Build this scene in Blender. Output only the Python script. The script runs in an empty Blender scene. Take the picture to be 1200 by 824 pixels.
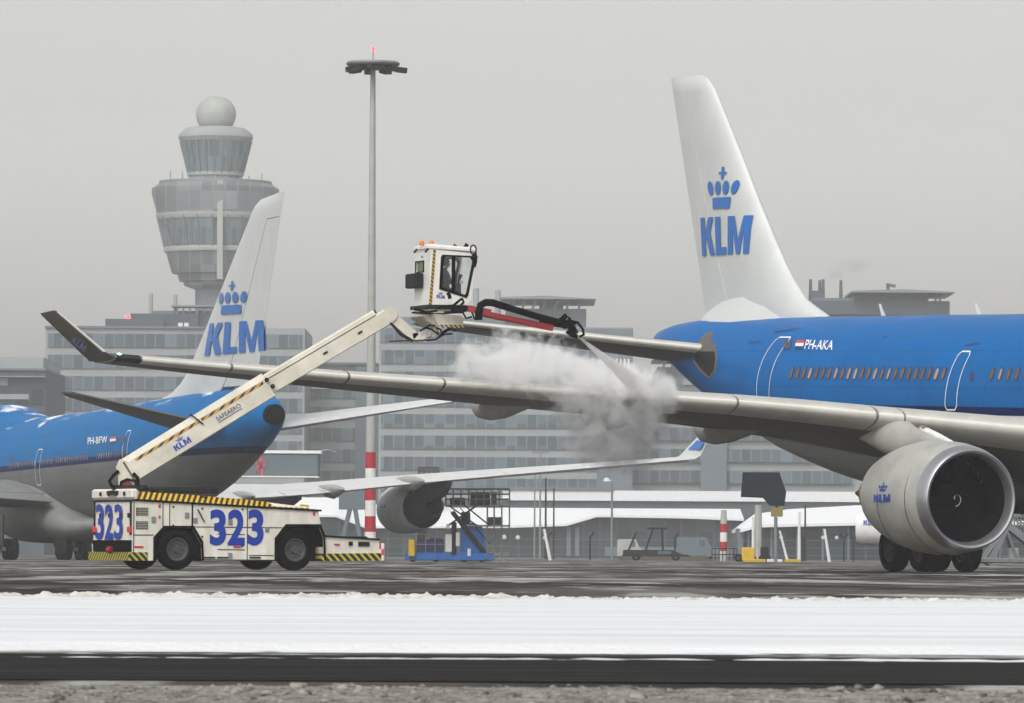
import bpy, math, random
from mathutils import Vector, Matrix, geometry, noise
random.seed(7)
R = math.radians
sc = bpy.context.scene

# ------------------------------------------------------------------ camera
FPX, ROLL, HC, YH = 7000.0, R(0.3), 0.45, 650.0
cam_d = bpy.data.cameras.new('camera'); cam = bpy.data.objects.new('camera', cam_d)
sc.collection.objects.link(cam); sc.camera = cam
cam_d.sensor_width = 36; cam_d.lens = FPX / 1200 * 36
cam_d.clip_start = 0.5; cam_d.clip_end = 12000
cam.location = (0, 0, HC)
pitch = math.atan((YH - 412) / FPX)
cam.matrix_world = Matrix.Translation((0, 0, HC)) @ Matrix.Rotation(R(90) + pitch, 4, 'X') @ Matrix.Rotation(ROLL, 4, 'Z')
cam_d.dof.use_dof = True; cam_d.dof.focus_distance = 165; cam_d.dof.aperture_fstop = 26

# ------------------------------------------------------------------ world, sun, exposure
SUN_EL, SUN_AZ = R(48), R(200)      # azimuth clockwise from +Y
w = bpy.data.worlds.new('World'); sc.world = w; w.use_nodes = True
nt = w.node_tree; nt.nodes.clear()
sky = nt.nodes.new('ShaderNodeTexSky'); sky.sky_type = 'NISHITA'; sky.sun_disc = False
sky.sun_elevation = SUN_EL; sky.sun_rotation = SUN_AZ; sky.air_density = 1.6; sky.dust_density = 6; sky.ozone_density = 1
hs = nt.nodes.new('ShaderNodeHueSaturation'); hs.inputs['Saturation'].default_value = 0.16
bg = nt.nodes.new('ShaderNodeBackground'); bg.inputs['Strength'].default_value = 0.15
wo = nt.nodes.new('ShaderNodeOutputWorld')
# overcast: the fog layer near the horizon glows a little more than the cloud above it
tcw = nt.nodes.new('ShaderNodeTexCoord'); spw = nt.nodes.new('ShaderNodeSeparateXYZ'); mrw = nt.nodes.new('ShaderNodeFloatCurve')
cvw = mrw.mapping.curves[0]; cvw.points[0].location = (0, 1.0); cvw.points[1].location = (1, .2)
for x_, y_ in ((.02, .90), (.045, .72), (.065, .57), (.09, .42), (.12, .35), (.30, .24)): cvw.points.new(x_, y_)
mrw.mapping.update()
vm = nt.nodes.new('ShaderNodeVectorMath'); vm.operation = 'SCALE'
nt.links.new(tcw.outputs['Generated'], spw.inputs[0]); nt.links.new(spw.outputs['Z'], mrw.inputs['Value'])
nt.links.new(sky.outputs[0], hs.inputs['Color']); nt.links.new(hs.outputs[0], vm.inputs[0]); mlw = nt.nodes.new('ShaderNodeMath'); mlw.operation = 'MULTIPLY'; mlw.inputs[1].default_value = 3.6; nt.links.new(mrw.outputs[0], mlw.inputs[0]); nt.links.new(mlw.outputs[0], vm.inputs['Scale']); nt.links.new(vm.outputs[0], bg.inputs[0]); nt.links.new(bg.outputs[0], wo.inputs[0])
sl = bpy.data.lights.new('sun', 'SUN'); sl.energy = 0.5; sl.angle = R(14); sl.color = (1.0, 0.965, 0.91)
so = bpy.data.objects.new('sun', sl); sc.collection.objects.link(so)
sd = Vector((math.sin(SUN_AZ) * math.cos(SUN_EL), math.cos(SUN_AZ) * math.cos(SUN_EL), math.sin(SUN_EL)))
so.rotation_euler = (-sd).to_track_quat('-Z', 'Y').to_euler(); so.location = sd * 300
sc.view_settings.view_transform = 'Standard'; sc.view_settings.look = 'None'
sc.view_settings.gamma = 1; sc.view_settings.use_curve_mapping = False
sc.view_settings.exposure = 0.46
cy = sc.cycles
cy.volume_bounces = 14; cy.max_bounces = 16; cy.transparent_max_bounces = 12
cy.volume_step_rate = 1.0; cy.volume_max_steps = 256
cy.use_denoising = True

# ------------------------------------------------------------------ helpers
def ray(px, py):
    u = px - 600; v = py - YH - u * math.tan(ROLL)
    return u / FPX, -v / FPX
def W(px, py, Y):                     # a point of the photograph at depth Y
    a, b = ray(px, py); return Vector((a * Y, Y, HC + b * Y))
def ppm(Y): return FPX / Y

def empty(name, label=None, cat=None, group=None, loc=(0, 0, 0), rz=0, parent=None):
    o = bpy.data.objects.new(name, None); sc.collection.objects.link(o)
    o.empty_display_size = 0.5
    if parent: o.parent = parent
    o.location = loc; o.rotation_euler = (0, 0, rz)
    o.matrix_basis = Matrix.Translation(loc) @ Matrix.Rotation(rz, 4, 'Z')
    if label: o['label'] = label
    if cat: o['category'] = cat
    if group: o['group'] = group
    return o
def tag(o, label, cat, group=None, kind=None):
    o['label'] = label; o['category'] = cat
    if group: o['group'] = group
    if kind: o['kind'] = kind
    return o
def wm(o):
    m = o.matrix_basis.copy()
    while o.parent: o = o.parent; m = o.matrix_basis @ m
    return m

class MB:
    def __init__(s): s.v = []; s.f = []
    def add(s, vs, fs):
        n = len(s.v); s.v += [Vector(p) for p in vs]; s.f += [tuple(i + n for i in f) for f in fs]; return s
    def box(s, lo, hi, xf=None):
        x0, y0, z0 = lo; x1, y1, z1 = hi
        vs = [Vector(p) for p in ((x0, y0, z0), (x1, y0, z0), (x1, y1, z0), (x0, y1, z0), (x0, y0, z1), (x1, y0, z1), (x1, y1, z1), (x0, y1, z1))]
        if xf: vs = [xf @ p for p in vs]
        return s.add(vs, [(3, 2, 1, 0), (4, 5, 6, 7), (0, 1, 5, 4), (1, 2, 6, 5), (2, 3, 7, 6), (3, 0, 4, 7)])
    def cbox(s, lo, hi, c=.02):       # box with chamfered edges
        x0, y0, z0 = lo; x1, y1, z1 = hi
        rings = []
        for z, i in ((z0, c), (z0 + c, 0), (z1 - c, 0), (z1, c)):
            a, b, d, e = x0 + i, x1 - i, y0 + i, y1 - i
            rings.append([(a + c, d, z), (b - c, d, z), (b, d + c, z), (b, e - c, z), (b - c, e, z), (a + c, e, z), (a, e - c, z), (a, d + c, z)])
        return s.loft(rings, cap=True)
    def bar(s, p, q, wd, ht=None, up=(0, 0, 1)):
        p, q = Vector(p), Vector(q); d = (q - p).normalized(); up = Vector(up)
        if abs(d.dot(up)) > .98: up = Vector((0, 1, 0))
        x = d.cross(up).normalized(); y = x.cross(d).normalized(); ht = wd if ht is None else ht
        vs = [c + x * a * wd / 2 + y * b * ht / 2 for c in (p, q) for a, b in ((-1, -1), (1, -1), (1, 1), (-1, 1))]
        return s.add(vs, [(3, 2, 1, 0), (4, 5, 6, 7), (0, 1, 5, 4), (1, 2, 6, 5), (2, 3, 7, 6), (3, 0, 4, 7)])
    def loft(s, rings, cap=False, close=True):
        n = len(rings[0]); vs = [p for r in rings for p in r]; fs = []
        for i in range(len(rings) - 1):
            for j in range(n if close else n - 1):
                k = (j + 1) % n; fs.append((i * n + j, i * n + k, (i + 1) * n + k, (i + 1) * n + j))
        if cap: fs.append(tuple(range(n - 1, -1, -1))); fs.append(tuple((len(rings) - 1) * n + j for j in range(n)))
        return s.add(vs, fs)
    def tube(s, pts, r, n=10, cap=True):
        pts = [Vector(p) for p in pts]; rs = r if isinstance(r, (list, tuple)) else [r] * len(pts)
        rings = []; prev = None
        for i, p in enumerate(pts):
            d = (pts[min(i + 1, len(pts) - 1)] - pts[max(i - 1, 0)]).normalized()
            if prev is None:
                u = Vector((0, 0, 1)) if abs(d.z) < .9 else Vector((1, 0, 0))
                x = d.cross(u).normalized()
            else: x = (prev - d * prev.dot(d)).normalized()
            prev = x; y = d.cross(x)
            rings.append([p + (x * math.cos(2 * math.pi * k / n) + y * math.sin(2 * math.pi * k / n)) * rs[i] for k in range(n)])
        return s.loft(rings, cap)
    def lathe(s, prof, org, axis, n=40, cap=False):   # prof: (distance along axis, radius)
        org, ax = Vector(org), Vector(axis).normalized()
        u = Vector((0, 0, 1)) if abs(ax.z) < .9 else Vector((1, 0, 0))
        x = ax.cross(u).normalized(); y = ax.cross(x)
        return s.loft([[org + ax * t + (x * math.cos(2 * math.pi * k / n) + y * math.sin(2 * math.pi * k / n)) * max(r, .001) for k in range(n)] for t, r in prof], cap)
    def prism(s, outer, fn, t0, t1, holes=()):
        """2D polygon (with holes) extruded between t0 and t1; fn(u, v, t) -> point"""
        loops = [outer] + list(holes)
        tri = geometry.tessellate_polygon([[Vector((u, v, 0)) for u, v in l] for l in loops])
        flat = [q for l in loops for q in l]; n = len(flat)
        vs = [fn(u, v, t0) for u, v in flat] + [fn(u, v, t1) for u, v in flat]
        fs = [tuple(t) for t in tri] + [tuple(i + n for i in reversed(t)) for t in tri]
        o = 0
        for l in loops:
            m = len(l)
            for j in range(m): k = (j + 1) % m; fs.append((o + j, o + k, o + k + n, o + j + n))
            o += m
        return s.add(vs, fs)
    def build(s, name, mat, parent=None, smooth=False, world=False, angle=35, loc=None):
        vs = s.v
        if loc is not None: vs = [p - Vector(loc) for p in vs]
        if parent is not None and world:
            inv = wm(parent).inverted(); vs = [inv @ p for p in vs]
        me = bpy.data.meshes.new(name); me.from_pydata([tuple(p) for p in vs], [], s.f)
        import bmesh
        bm = bmesh.new(); bm.from_mesh(me); bmesh.ops.recalc_face_normals(bm, faces=bm.faces)
        if smooth:
            for f in bm.faces: f.smooth = True
            for e in bm.edges:
                if len(e.link_faces) == 2 and e.calc_face_angle(0) > R(angle): e.smooth = False
        bm.to_mesh(me); bm.free()
        me.materials.append(mat)
        o = bpy.data.objects.new(name, me); sc.collection.objects.link(o)
        if parent: o.parent = parent
        if loc is not None: o.location = loc; o.matrix_basis = Matrix.Translation(loc)
        return o

# ------------------------------------------------------------------ materials
def mat(name, col, rough=.5, metal=0, var=0.0, vscale=3.0, bump=0.0, bscale=30.0, coat=0, stretch=None, dirt=None, spec=.5):
    m = bpy.data.materials.new(name); m.use_nodes = True; n = m.node_tree; b = n.nodes['Principled BSDF']
    b.inputs['Roughness'].default_value = rough; b.inputs['Metallic'].default_value = metal
    b.inputs['Coat Weight'].default_value = coat; b.inputs['Specular IOR Level'].default_value = spec
    b.inputs['Base Color'].default_value = (*col, 1)
    if var or bump or dirt:
        tc = n.nodes.new('ShaderNodeTexCoord'); mp = n.nodes.new('ShaderNodeMapping')
        n.links.new(tc.outputs['Object'], mp.inputs[0])
        if stretch: mp.inputs['Scale'].default_value = stretch
    if var or dirt:
        nz = n.nodes.new('ShaderNodeTexNoise'); nz.inputs['Scale'].default_value = vscale; nz.inputs['Detail'].default_value = 6; nz.inputs['Roughness'].default_value = .65
        n.links.new(mp.outputs[0], nz.inputs[0])
        rp = n.nodes.new('ShaderNodeValToRGB'); rp.color_ramp.elements[0].position = .3; rp.color_ramp.elements[1].position = .7
        c0 = dirt if dirt else tuple(c * (1 - var) for c in col)
        rp.color_ramp.elements[0].color = (*c0, 1); rp.color_ramp.elements[1].color = (*[min(1, c * (1 + var * .5)) for c in col], 1)
        n.links.new(nz.outputs[0], rp.inputs[0]); n.links.new(rp.outputs[0], b.inputs['Base Color'])
        mr = n.nodes.new('ShaderNodeMapRange'); mr.inputs[3].default_value = max(0, rough - .12); mr.inputs[4].default_value = min(1, rough + .12)
        n.links.new(nz.outputs[0], mr.inputs[0]); n.links.new(mr.outputs[0], b.inputs['Roughness'])
    if bump:
        nb = n.nodes.new('ShaderNodeTexNoise'); nb.inputs['Scale'].default_value = bscale; nb.inputs['Detail'].default_value = 4
        n.links.new(mp.outputs[0], nb.inputs[0])
        bp = n.nodes.new('ShaderNodeBump'); bp.inputs['Strength'].default_value = bump; bp.inputs['Distance'].default_value = .02
        n.links.new(nb.outputs[0], bp.inputs['Height']); n.links.new(bp.outputs[0], b.inputs['Normal'])
    return m
def math_node(n, op, a, b=None, c=None, clamp=False):
    m = n.nodes.new('ShaderNodeMath'); m.operation = op; m.use_clamp = clamp
    for i, x in enumerate((a, b, c)):
        if x is None: continue
        if isinstance(x, (int, float)): m.inputs[i].default_value = x
        else: n.links.new(x, m.inputs[i])
    return m.outputs[0]
def stripes(name, c0, c1, vec, period, duty=.5, rough=.5):
    m = bpy.data.materials.new(name); m.use_nodes = True; n = m.node_tree; b = n.nodes['Principled BSDF']; b.inputs['Roughness'].default_value = rough
    tc = n.nodes.new('ShaderNodeTexCoord'); d = n.nodes.new('ShaderNodeVectorMath'); d.operation = 'DOT_PRODUCT'; d.inputs[1].default_value = vec
    n.links.new(tc.outputs['Object'], d.inputs[0])
    fr = math_node(n, 'FRACT', math_node(n, 'DIVIDE', d.outputs['Value'], period)); gt = math_node(n, 'GREATER_THAN', fr, duty)
    nz = n.nodes.new('ShaderNodeTexNoise'); nz.inputs['Scale'].default_value = 9; n.links.new(tc.outputs['Object'], nz.inputs[0])
    mx = n.nodes.new('ShaderNodeMix'); mx.data_type = 'RGBA'; mx.inputs[6].default_value = (*c0, 1); mx.inputs[7].default_value = (*c1, 1)
    n.links.new(gt, mx.inputs[0])
    m2 = n.nodes.new('ShaderNodeMix'); m2.data_type = 'RGBA'; m2.blend_type = 'MULTIPLY'; m2.inputs[0].default_value = .35
    n.links.new(mx.outputs[2], m2.inputs[6]); n.links.new(nz.outputs['Fac'], m2.inputs[7]); n.links.new(m2.outputs[2], b.inputs['Base Color'])
    return m
def livery(name, bands, slope, snow=False, rough=.25, streak=.1):
    """bands: list of (z below which, colour) bottom up, by height along the cabin line z - slope*x"""
    m = bpy.data.materials.new(name); m.use_nodes = True; n = m.node_tree; b = n.nodes['Principled BSDF']
    b.inputs['Specular IOR Level'].default_value = .03
    tc = n.nodes.new('ShaderNodeTexCoord'); sp = n.nodes.new('ShaderNodeSeparateXYZ'); n.links.new(tc.outputs['Object'], sp.inputs[0])
    zz = math_node(n, 'SUBTRACT', sp.outputs['Z'], math_node(n, 'MULTIPLY', sp.outputs['X'], slope))
    cur = None
    for lim, c in bands:
        if cur is None:
            rgb = n.nodes.new('ShaderNodeRGB'); rgb.outputs[0].default_value = (*c, 1); cur = rgb.outputs[0]; last = lim; continue
        g = math_node(n, 'GREATER_THAN', zz, last); mx = n.nodes.new('ShaderNodeMix'); mx.data_type = 'RGBA'
        n.links.new(g, mx.inputs[0]); n.links.new(cur, mx.inputs[6]); mx.inputs[7].default_value = (*c, 1); cur = mx.outputs[2]; last = lim
    mp = n.nodes.new('ShaderNodeMapping'); mp.inputs['Scale'].default_value = (.35, 1, .9); n.links.new(tc.outputs['Object'], mp.inputs[0])
    nz = n.nodes.new('ShaderNodeTexNoise'); nz.inputs['Scale'].default_value = 1.6; nz.inputs['Detail'].default_value = 7; n.links.new(mp.outputs[0], nz.inputs[0])
    mr = n.nodes.new('ShaderNodeMapRange'); mr.inputs[1].default_value = .25; mr.inputs[2].default_value = .75; mr.inputs[3].default_value = 1 - streak * 2.2; mr.inputs[4].default_value = 1.0
    n.links.new(nz.outputs[0], mr.inputs[0])
    # frame and skin lap lines
    fx = math_node(n, 'FRACT', math_node(n, 'MULTIPLY', sp.outputs['X'], 1 / 2.65)); ln = math_node(n, 'LESS_THAN', fx, .012)
    fz = math_node(n, 'FRACT', math_node(n, 'MULTIPLY', zz, 1 / 1.15)); ln = math_node(n, 'MAXIMUM', ln, math_node(n, 'LESS_THAN', fz, .018))
    fac = math_node(n, 'MULTIPLY', mr.outputs[0], math_node(n, 'SUBTRACT', 1.0, math_node(n, 'MULTIPLY', ln, .35)))
    mm = n.nodes.new('ShaderNodeMix'); mm.data_type = 'RGBA'; mm.blend_type = 'MULTIPLY'; mm.inputs[0].default_value = 1
    n.links.new(cur, mm.inputs[6]); n.links.new(fac, mm.inputs[7]); cur = mm.outputs[2]
    rr = math_node(n, 'ADD', math_node(n, 'MULTIPLY', nz.outputs[0], .25), rough - .1)
    if snow:
        gm = n.nodes.new('ShaderNodeNewGeometry'); s2 = n.nodes.new('ShaderNodeSeparateXYZ'); n.links.new(gm.outputs['Normal'], s2.inputs[0])
        mp2 = n.nodes.new('ShaderNodeMapping'); mp2.inputs['Scale'].default_value = (.22, .6, .6); n.links.new(tc.outputs['Object'], mp2.inputs[0])
        n2 = n.nodes.new('ShaderNodeTexNoise'); n2.inputs['Scale'].default_value = 1.3; n2.inputs['Detail'].default_value = 5; n.links.new(mp2.outputs[0], n2.inputs[0])
        f = math_node(n, 'ADD', math_node(n, 'MULTIPLY', n2.outputs[0], 1.6), math_node(n, 'MULTIPLY', s2.outputs['Z'], 1.0))
        f = math_node(n, 'MULTIPLY', math_node(n, 'SUBTRACT', f, 1.78), 5.0, clamp=True)
        m3 = n.nodes.new('ShaderNodeMix'); m3.data_type = 'RGBA'; n.links.new(f, m3.inputs[0]); n.links.new(cur, m3.inputs[6]); m3.inputs[7].default_value = (.78, .8, .83, 1); cur = m3.outputs[2]
        rr = math_node(n, 'ADD', rr, math_node(n, 'MULTIPLY', f, .4))
    n.links.new(cur, b.inputs['Base Color']); n.links.new(rr, b.inputs['Roughness'])
    bp = n.nodes.new('ShaderNodeBump'); bp.inputs['Strength'].default_value = .12; bp.inputs['Distance'].default_value = .05; n.links.new(nz.outputs[0], bp.inputs['Height']); n.links.new(bp.outputs[0], b.inputs['Normal'])
    return m
def emis(name, col, s):
    m = bpy.data.materials.new(name); m.use_nodes = True; b = m.node_tree.nodes['Principled BSDF']
    b.inputs['Base Color'].default_value = (*col, 1); b.inputs['Emission Color'].default_value = (*col, 1); b.inputs['Emission Strength'].default_value = s
    return m
def glassmat(name, tint=(.97, .985, .98), opa=.05):
    m = bpy.data.materials.new(name); m.use_nodes = True; n = m.node_tree; n.nodes.clear()
    o = n.nodes.new('ShaderNodeOutputMaterial'); t = n.nodes.new('ShaderNodeBsdfTransparent'); t.inputs[0].default_value = (*tint, 1)
    g = n.nodes.new('ShaderNodeBsdfGlossy'); g.inputs['Roughness'].default_value = .03; mx = n.nodes.new('ShaderNodeMixShader'); mx.inputs[0].default_value = opa
    n.links.new(t.outputs[0], mx.inputs[1]); n.links.new(g.outputs[0], mx.inputs[2]); n.links.new(mx.outputs[0], o.inputs[0]); return m

BLUE, NAVY, BELLY = (.0, .135, .42), (.004, .016, .10), (.19, .195, .195)
M = dict(
    white=mat('white_paint', (.82, .81, .77), .38, var=.10, vscale=2.2, bump=.05),
    finwhite=mat('fin_white', (.62, .64, .63), .4, var=.07, vscale=.8, bump=.04, bscale=3),
    wing=mat('wing_grey', (.15, .15, .14), .5, spec=.3, var=.18, vscale=1.2, bump=.06, bscale=8),
    slat=mat('slat_metal', (.52, .51, .47), .42, metal=.1, var=.14, vscale=1.5, bump=.05, bscale=6),
    under=mat('underside_grey', (.10, .10, .098), .6, spec=.25, var=.3, vscale=1.1),
    nac=mat('nacelle_grey', (.40, .40, .37), .42, spec=.3, var=.22, vscale=1.3, bump=.06, bscale=5),
    lip=mat('bare_metal_lip', (.50, .50, .53), .34, metal=.85, var=.04, vscale=2),
    dark=mat('dark_metal', (.016, .016, .018), .55, var=.3, vscale=4, spec=.2),
    black=mat('black_rubber', (.004, .004, .0045), .85, var=.3, vscale=6, bump=.15, spec=.08),
    steel=mat('steel', (.32, .33, .34), .45, metal=.6, var=.2, vscale=5),
    rim=mat('rim_grey', (.085, .085, .085), .55, var=.35, vscale=12, spec=.2),
    drim=mat('shaded_rim', (.03, .03, .03), .6, var=.35, vscale=12, spec=.15),  # undercarriage rims, with the shade there put into their colour
    cowl=mat('pale_cowl', (.78, .79, .79), .45, var=.15, vscale=1.3, spec=.3),
    red=mat('red_paint', (.30, .006, .012), .4, var=.2, vscale=6),
    bred=mat('marker_red', (.42, .008, .022), .5, var=.12, vscale=3),
    mwhite=mat('marker_white', (.74, .74, .72), .5, var=.1, vscale=3),
    tblue=mat('decal_royal_blue', (.004, .040, .34), .4),
    lblue=mat('logo_blue', (.003, .14, .50), .35, var=.06, vscale=2),
    ndecal=mat('navy_decal', (.015, .02, .10), .4),
    wdecal=mat('white_decal', (.85, .86, .86), .4),
    rdecal=mat('red_decal', (.6, .03, .03), .4),
    swhite=mat('truck_white', (.84, .82, .745), .45, vscale=1.6, bump=.06, bscale=12, dirt=(.62, .585, .50), stretch=(2.2, 2.2, .7)),
    cream=mat('boom_cream', (.68, .65, .56), .5, dirt=(.48, .45, .37), vscale=1.4, bump=.05, bscale=10),
    yellow=mat('yellow_paint', (.62, .40, .015), .5, var=.15, vscale=4),
    gblue=mat('equipment_blue', (.01, .13, .45), .45, var=.2, vscale=3),
    galv=mat('galvanised', (.24, .26, .27), .5, metal=.4, var=.25, vscale=4),
    concrete=mat('facade_concrete', (.30, .325, .33), .8, var=.14, vscale=.15),  # lightened and cooled, so the colour carries some distance haze
    dconc=mat('dark_facade', (.08, .10, .115), .8, spec=.2, var=.2, vscale=.12),
    panel=mat('metal_facade', (.15, .185, .21), .75, spec=.2, var=.12, vscale=.2),
    pole=mat('mast_grey', (.38, .40, .37), .6, var=.15, vscale=1),
    snow=mat('snow_cover', (.80, .82, .84), .9, var=.06, vscale=1.5, bump=.3, bscale=3),
    glass=glassmat('cab_glass'),
    cwin=mat('cabin_window', (.16, .085, .04), .12, var=.5, vscale=2.2),  # brown reflections on the panes are part of this colour
    vest=mat('navy_cloth', (.012, .02, .07), .8, var=.2, vscale=20),
    skin=mat('skin', (.45, .25, .17), .5), hair=mat('dark_hair', (.02, .015, .012), .7),
    amber=mat('amber_lens', (.75, .16, .03), .25), redlamp=emis('red_lamp', (1, .05, .08), 2.5),
    greenlamp=emis('green_lamp', (.5, 1, .85), 2.0),
    tan=mat('sealed_plate', (.12, .11, .085), .4, metal=.3, var=.25, vscale=1.5),
    rust=mat('heat_stained_metal', (.30, .17, .06), .5, metal=.3, var=.4, vscale=9),
)
def facade_glass(name, period, col=(.085, .12, .142), frame=(.17, .20, .215), vper=None):
    m = bpy.data.materials.new(name); m.use_nodes = True; n = m.node_tree; b = n.nodes['Principled BSDF']
    tc = n.nodes.new('ShaderNodeTexCoord'); sp = n.nodes.new('ShaderNodeSeparateXYZ'); n.links.new(tc.outputs['Object'], sp.inputs[0])
    cell = math_node(n, 'FLOOR', math_node(n, 'DIVIDE', sp.outputs['X'], period)); cz = math_node(n, 'FLOOR', math_node(n, 'DIVIDE', sp.outputs['Z'], 3.9))
    cb = n.nodes.new('ShaderNodeCombineXYZ'); n.links.new(cell, cb.inputs[0]); n.links.new(cz, cb.inputs[2])
    wn = n.nodes.new('ShaderNodeTexWhiteNoise'); n.links.new(cb.outputs[0], wn.inputs[0])
    fr = math_node(n, 'FRACT', math_node(n, 'DIVIDE', sp.outputs['X'], period)); fm = math_node(n, 'LESS_THAN', fr, .13)
    mr = n.nodes.new('ShaderNodeMapRange'); mr.inputs[3].default_value = .72; mr.inputs[4].default_value = 1.6; n.links.new(math_node(n, 'POWER', wn.outputs[0], 2.0), mr.inputs[0])
    a = n.nodes.new('ShaderNodeMix'); a.data_type = 'RGBA'; a.blend_type = 'MULTIPLY'; a.inputs[0].default_value = 1; a.inputs[6].default_value = (*col, 1); n.links.new(mr.outputs[0], a.inputs[7])
    mx = n.nodes.new('ShaderNodeMix'); mx.data_type = 'RGBA'; n.links.new(fm, mx.inputs[0]); n.links.new(a.outputs[2], mx.inputs[6]); mx.inputs[7].default_value = (*frame, 1)
    n.links.new(mx.outputs[2], b.inputs['Base Color']); b.inputs['Roughness'].default_value = .35; b.inputs['Specular IOR Level'].default_value = .25
    return m
M['fglass'] = facade_glass('ribbon_glazing', 1.8)  # pale bluish panes: part of the distance haze is painted in
M['pglass'] = facade_glass('pier_glazing', 2.4, (.022, .04, .05), (.05, .07, .08))
M['tglass'] = facade_glass('tower_glazing', 1.3, (.13, .175, .19), (.22, .25, .26))  # tower panes lightened to paint in some of its fade into haze
M['clad'] = facade_glass('tower_cladding', 2.6, (.17, .195, .205), (.22, .25, .26)); M['cwin2'] = mat('cabin_window_glint', (.42, .30, .19), .3, var=.3, vscale=2.2)  # the lighter cabin panes have a tan reflection put into their colour
M['a330'] = livery('fuselage_blue_grey', [(3.6, BELLY), (3.8, (.7, .7, .7)), (4.05, NAVY), (99, BLUE)], .0286, rough=.3, streak=.10)
M['b747'] = livery('fuselage_blue_snowy', [(4.95, BELLY), (5.3, NAVY), (99, (.0, .16, .44))], .0130, snow=True, rough=.42, streak=.14)

# ------------------------------------------------------------------ lettering
def text_mesh(body, bold=0.0, shear=0.0):
    cu = bpy.data.curves.new('t', 'FONT'); cu.body = body; cu.size = 1; cu.offset = bold * .45; cu.shear = shear; cu.resolution_u = 4
    o = bpy.data.objects.new('t', cu); sc.collection.objects.link(o)
    dg = bpy.context.evaluated_depsgraph_get(); me = bpy.data.meshes.new_from_object(o.evaluated_get(dg))
    vs = [v.co.copy() for v in me.vertices]; fs = [tuple(p.vertices) for p in me.polygons]
    bpy.data.objects.remove(o); bpy.data.meshes.remove(me); bpy.data.curves.remove(cu)
    x0 = min(v.x for v in vs); x1 = max(v.x for v in vs); y0 = min(v.y for v in vs); y1 = max(v.y for v in vs)
    return [((v.x - x0) / (x1 - x0), (v.y - y0) / (y1 - y0)) for v in vs], fs
def put(mb, vf, fn):
    mb.add([fn(u, v) for u, v in vf[0]], vf[1]); return mb
def quadmap(bl, br, tr, tl):
    bl, br, tr, tl = map(Vector, (bl, br, tr, tl))
    return lambda u, v: (bl * (1 - u) + br * u) * (1 - v) + (tl * (1 - u) + tr * u) * v
def polys2d(ps):
    vs, fs = [], []
    for p in ps:
        n = len(vs); vs += p
        for t in geometry.tessellate_polygon([[Vector((u, v, 0)) for u, v in p]]): fs.append(tuple(i + n for i in t))
    return vs, fs
def refine(vf, d=.12):
    vs, fs = list(vf[0]), [f for f in vf[1]]; out = []; cache = {}
    def mid(i, j):
        k = (min(i, j), max(i, j))
        if k not in cache: cache[k] = len(vs); vs.append(((vs[i][0] + vs[j][0]) / 2, (vs[i][1] + vs[j][1]) / 2))
        return cache[k]
    while fs:
        f = fs.pop(); L = [math.dist(vs[f[i]], vs[f[(i + 1) % 3]]) for i in range(3)]; m_ = max(L)
        if m_ <= d: out.append(f); continue
        i = L.index(m_); a, b, c = f[i], f[(i + 1) % 3], f[(i + 2) % 3]; q = mid(a, b); fs += [(a, q, c), (q, b, c)]
    return vs, out
def klm_letters():          # three heavy letters in the unit box
    K = [(0, 0), (.10, 0), (.10, .38), (.125, .43), (.20, 0), (.315, 0), (.215, .60), (.30, 1), (.19, 1), (.10, .62), (.10, 1), (0, 1)]
    L = [(.335, 0), (.57, 0), (.57, .20), (.445, .20), (.445, 1), (.335, 1)]
    Mm = [(.60, 0), (.70, 0), (.70, .66), (.765, .0), (.835, 0), (.90, .66), (.90, 0), (1, 0), (1, 1), (.875, 1), (.80, .36), (.725, 1), (.60, 1)]
    return refine(polys2d([K, L, Mm]))
def crown():
    ps = [[(.17, 0), (.83, 0), (.83, .27), (.17, .27)]]
    for cx, dx in ((.10, -.02), (.37, 0), (.63, 0), (.90, .02)):
        ps.append([(cx + .10 * math.cos(t) + dx * math.sin(t), .50 + .17 * math.sin(t)) for t in [2 * math.pi * k / 18 for k in range(18)]])
    ps.append([(.465, .70), (.535, .70), (.535, .82), (.61, .82), (.61, .88), (.535, .88), (.535, 1), (.465, 1), (.465, .88), (.39, .88), (.39, .82), (.465, .82)])
    return refine(polys2d(ps))

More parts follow.
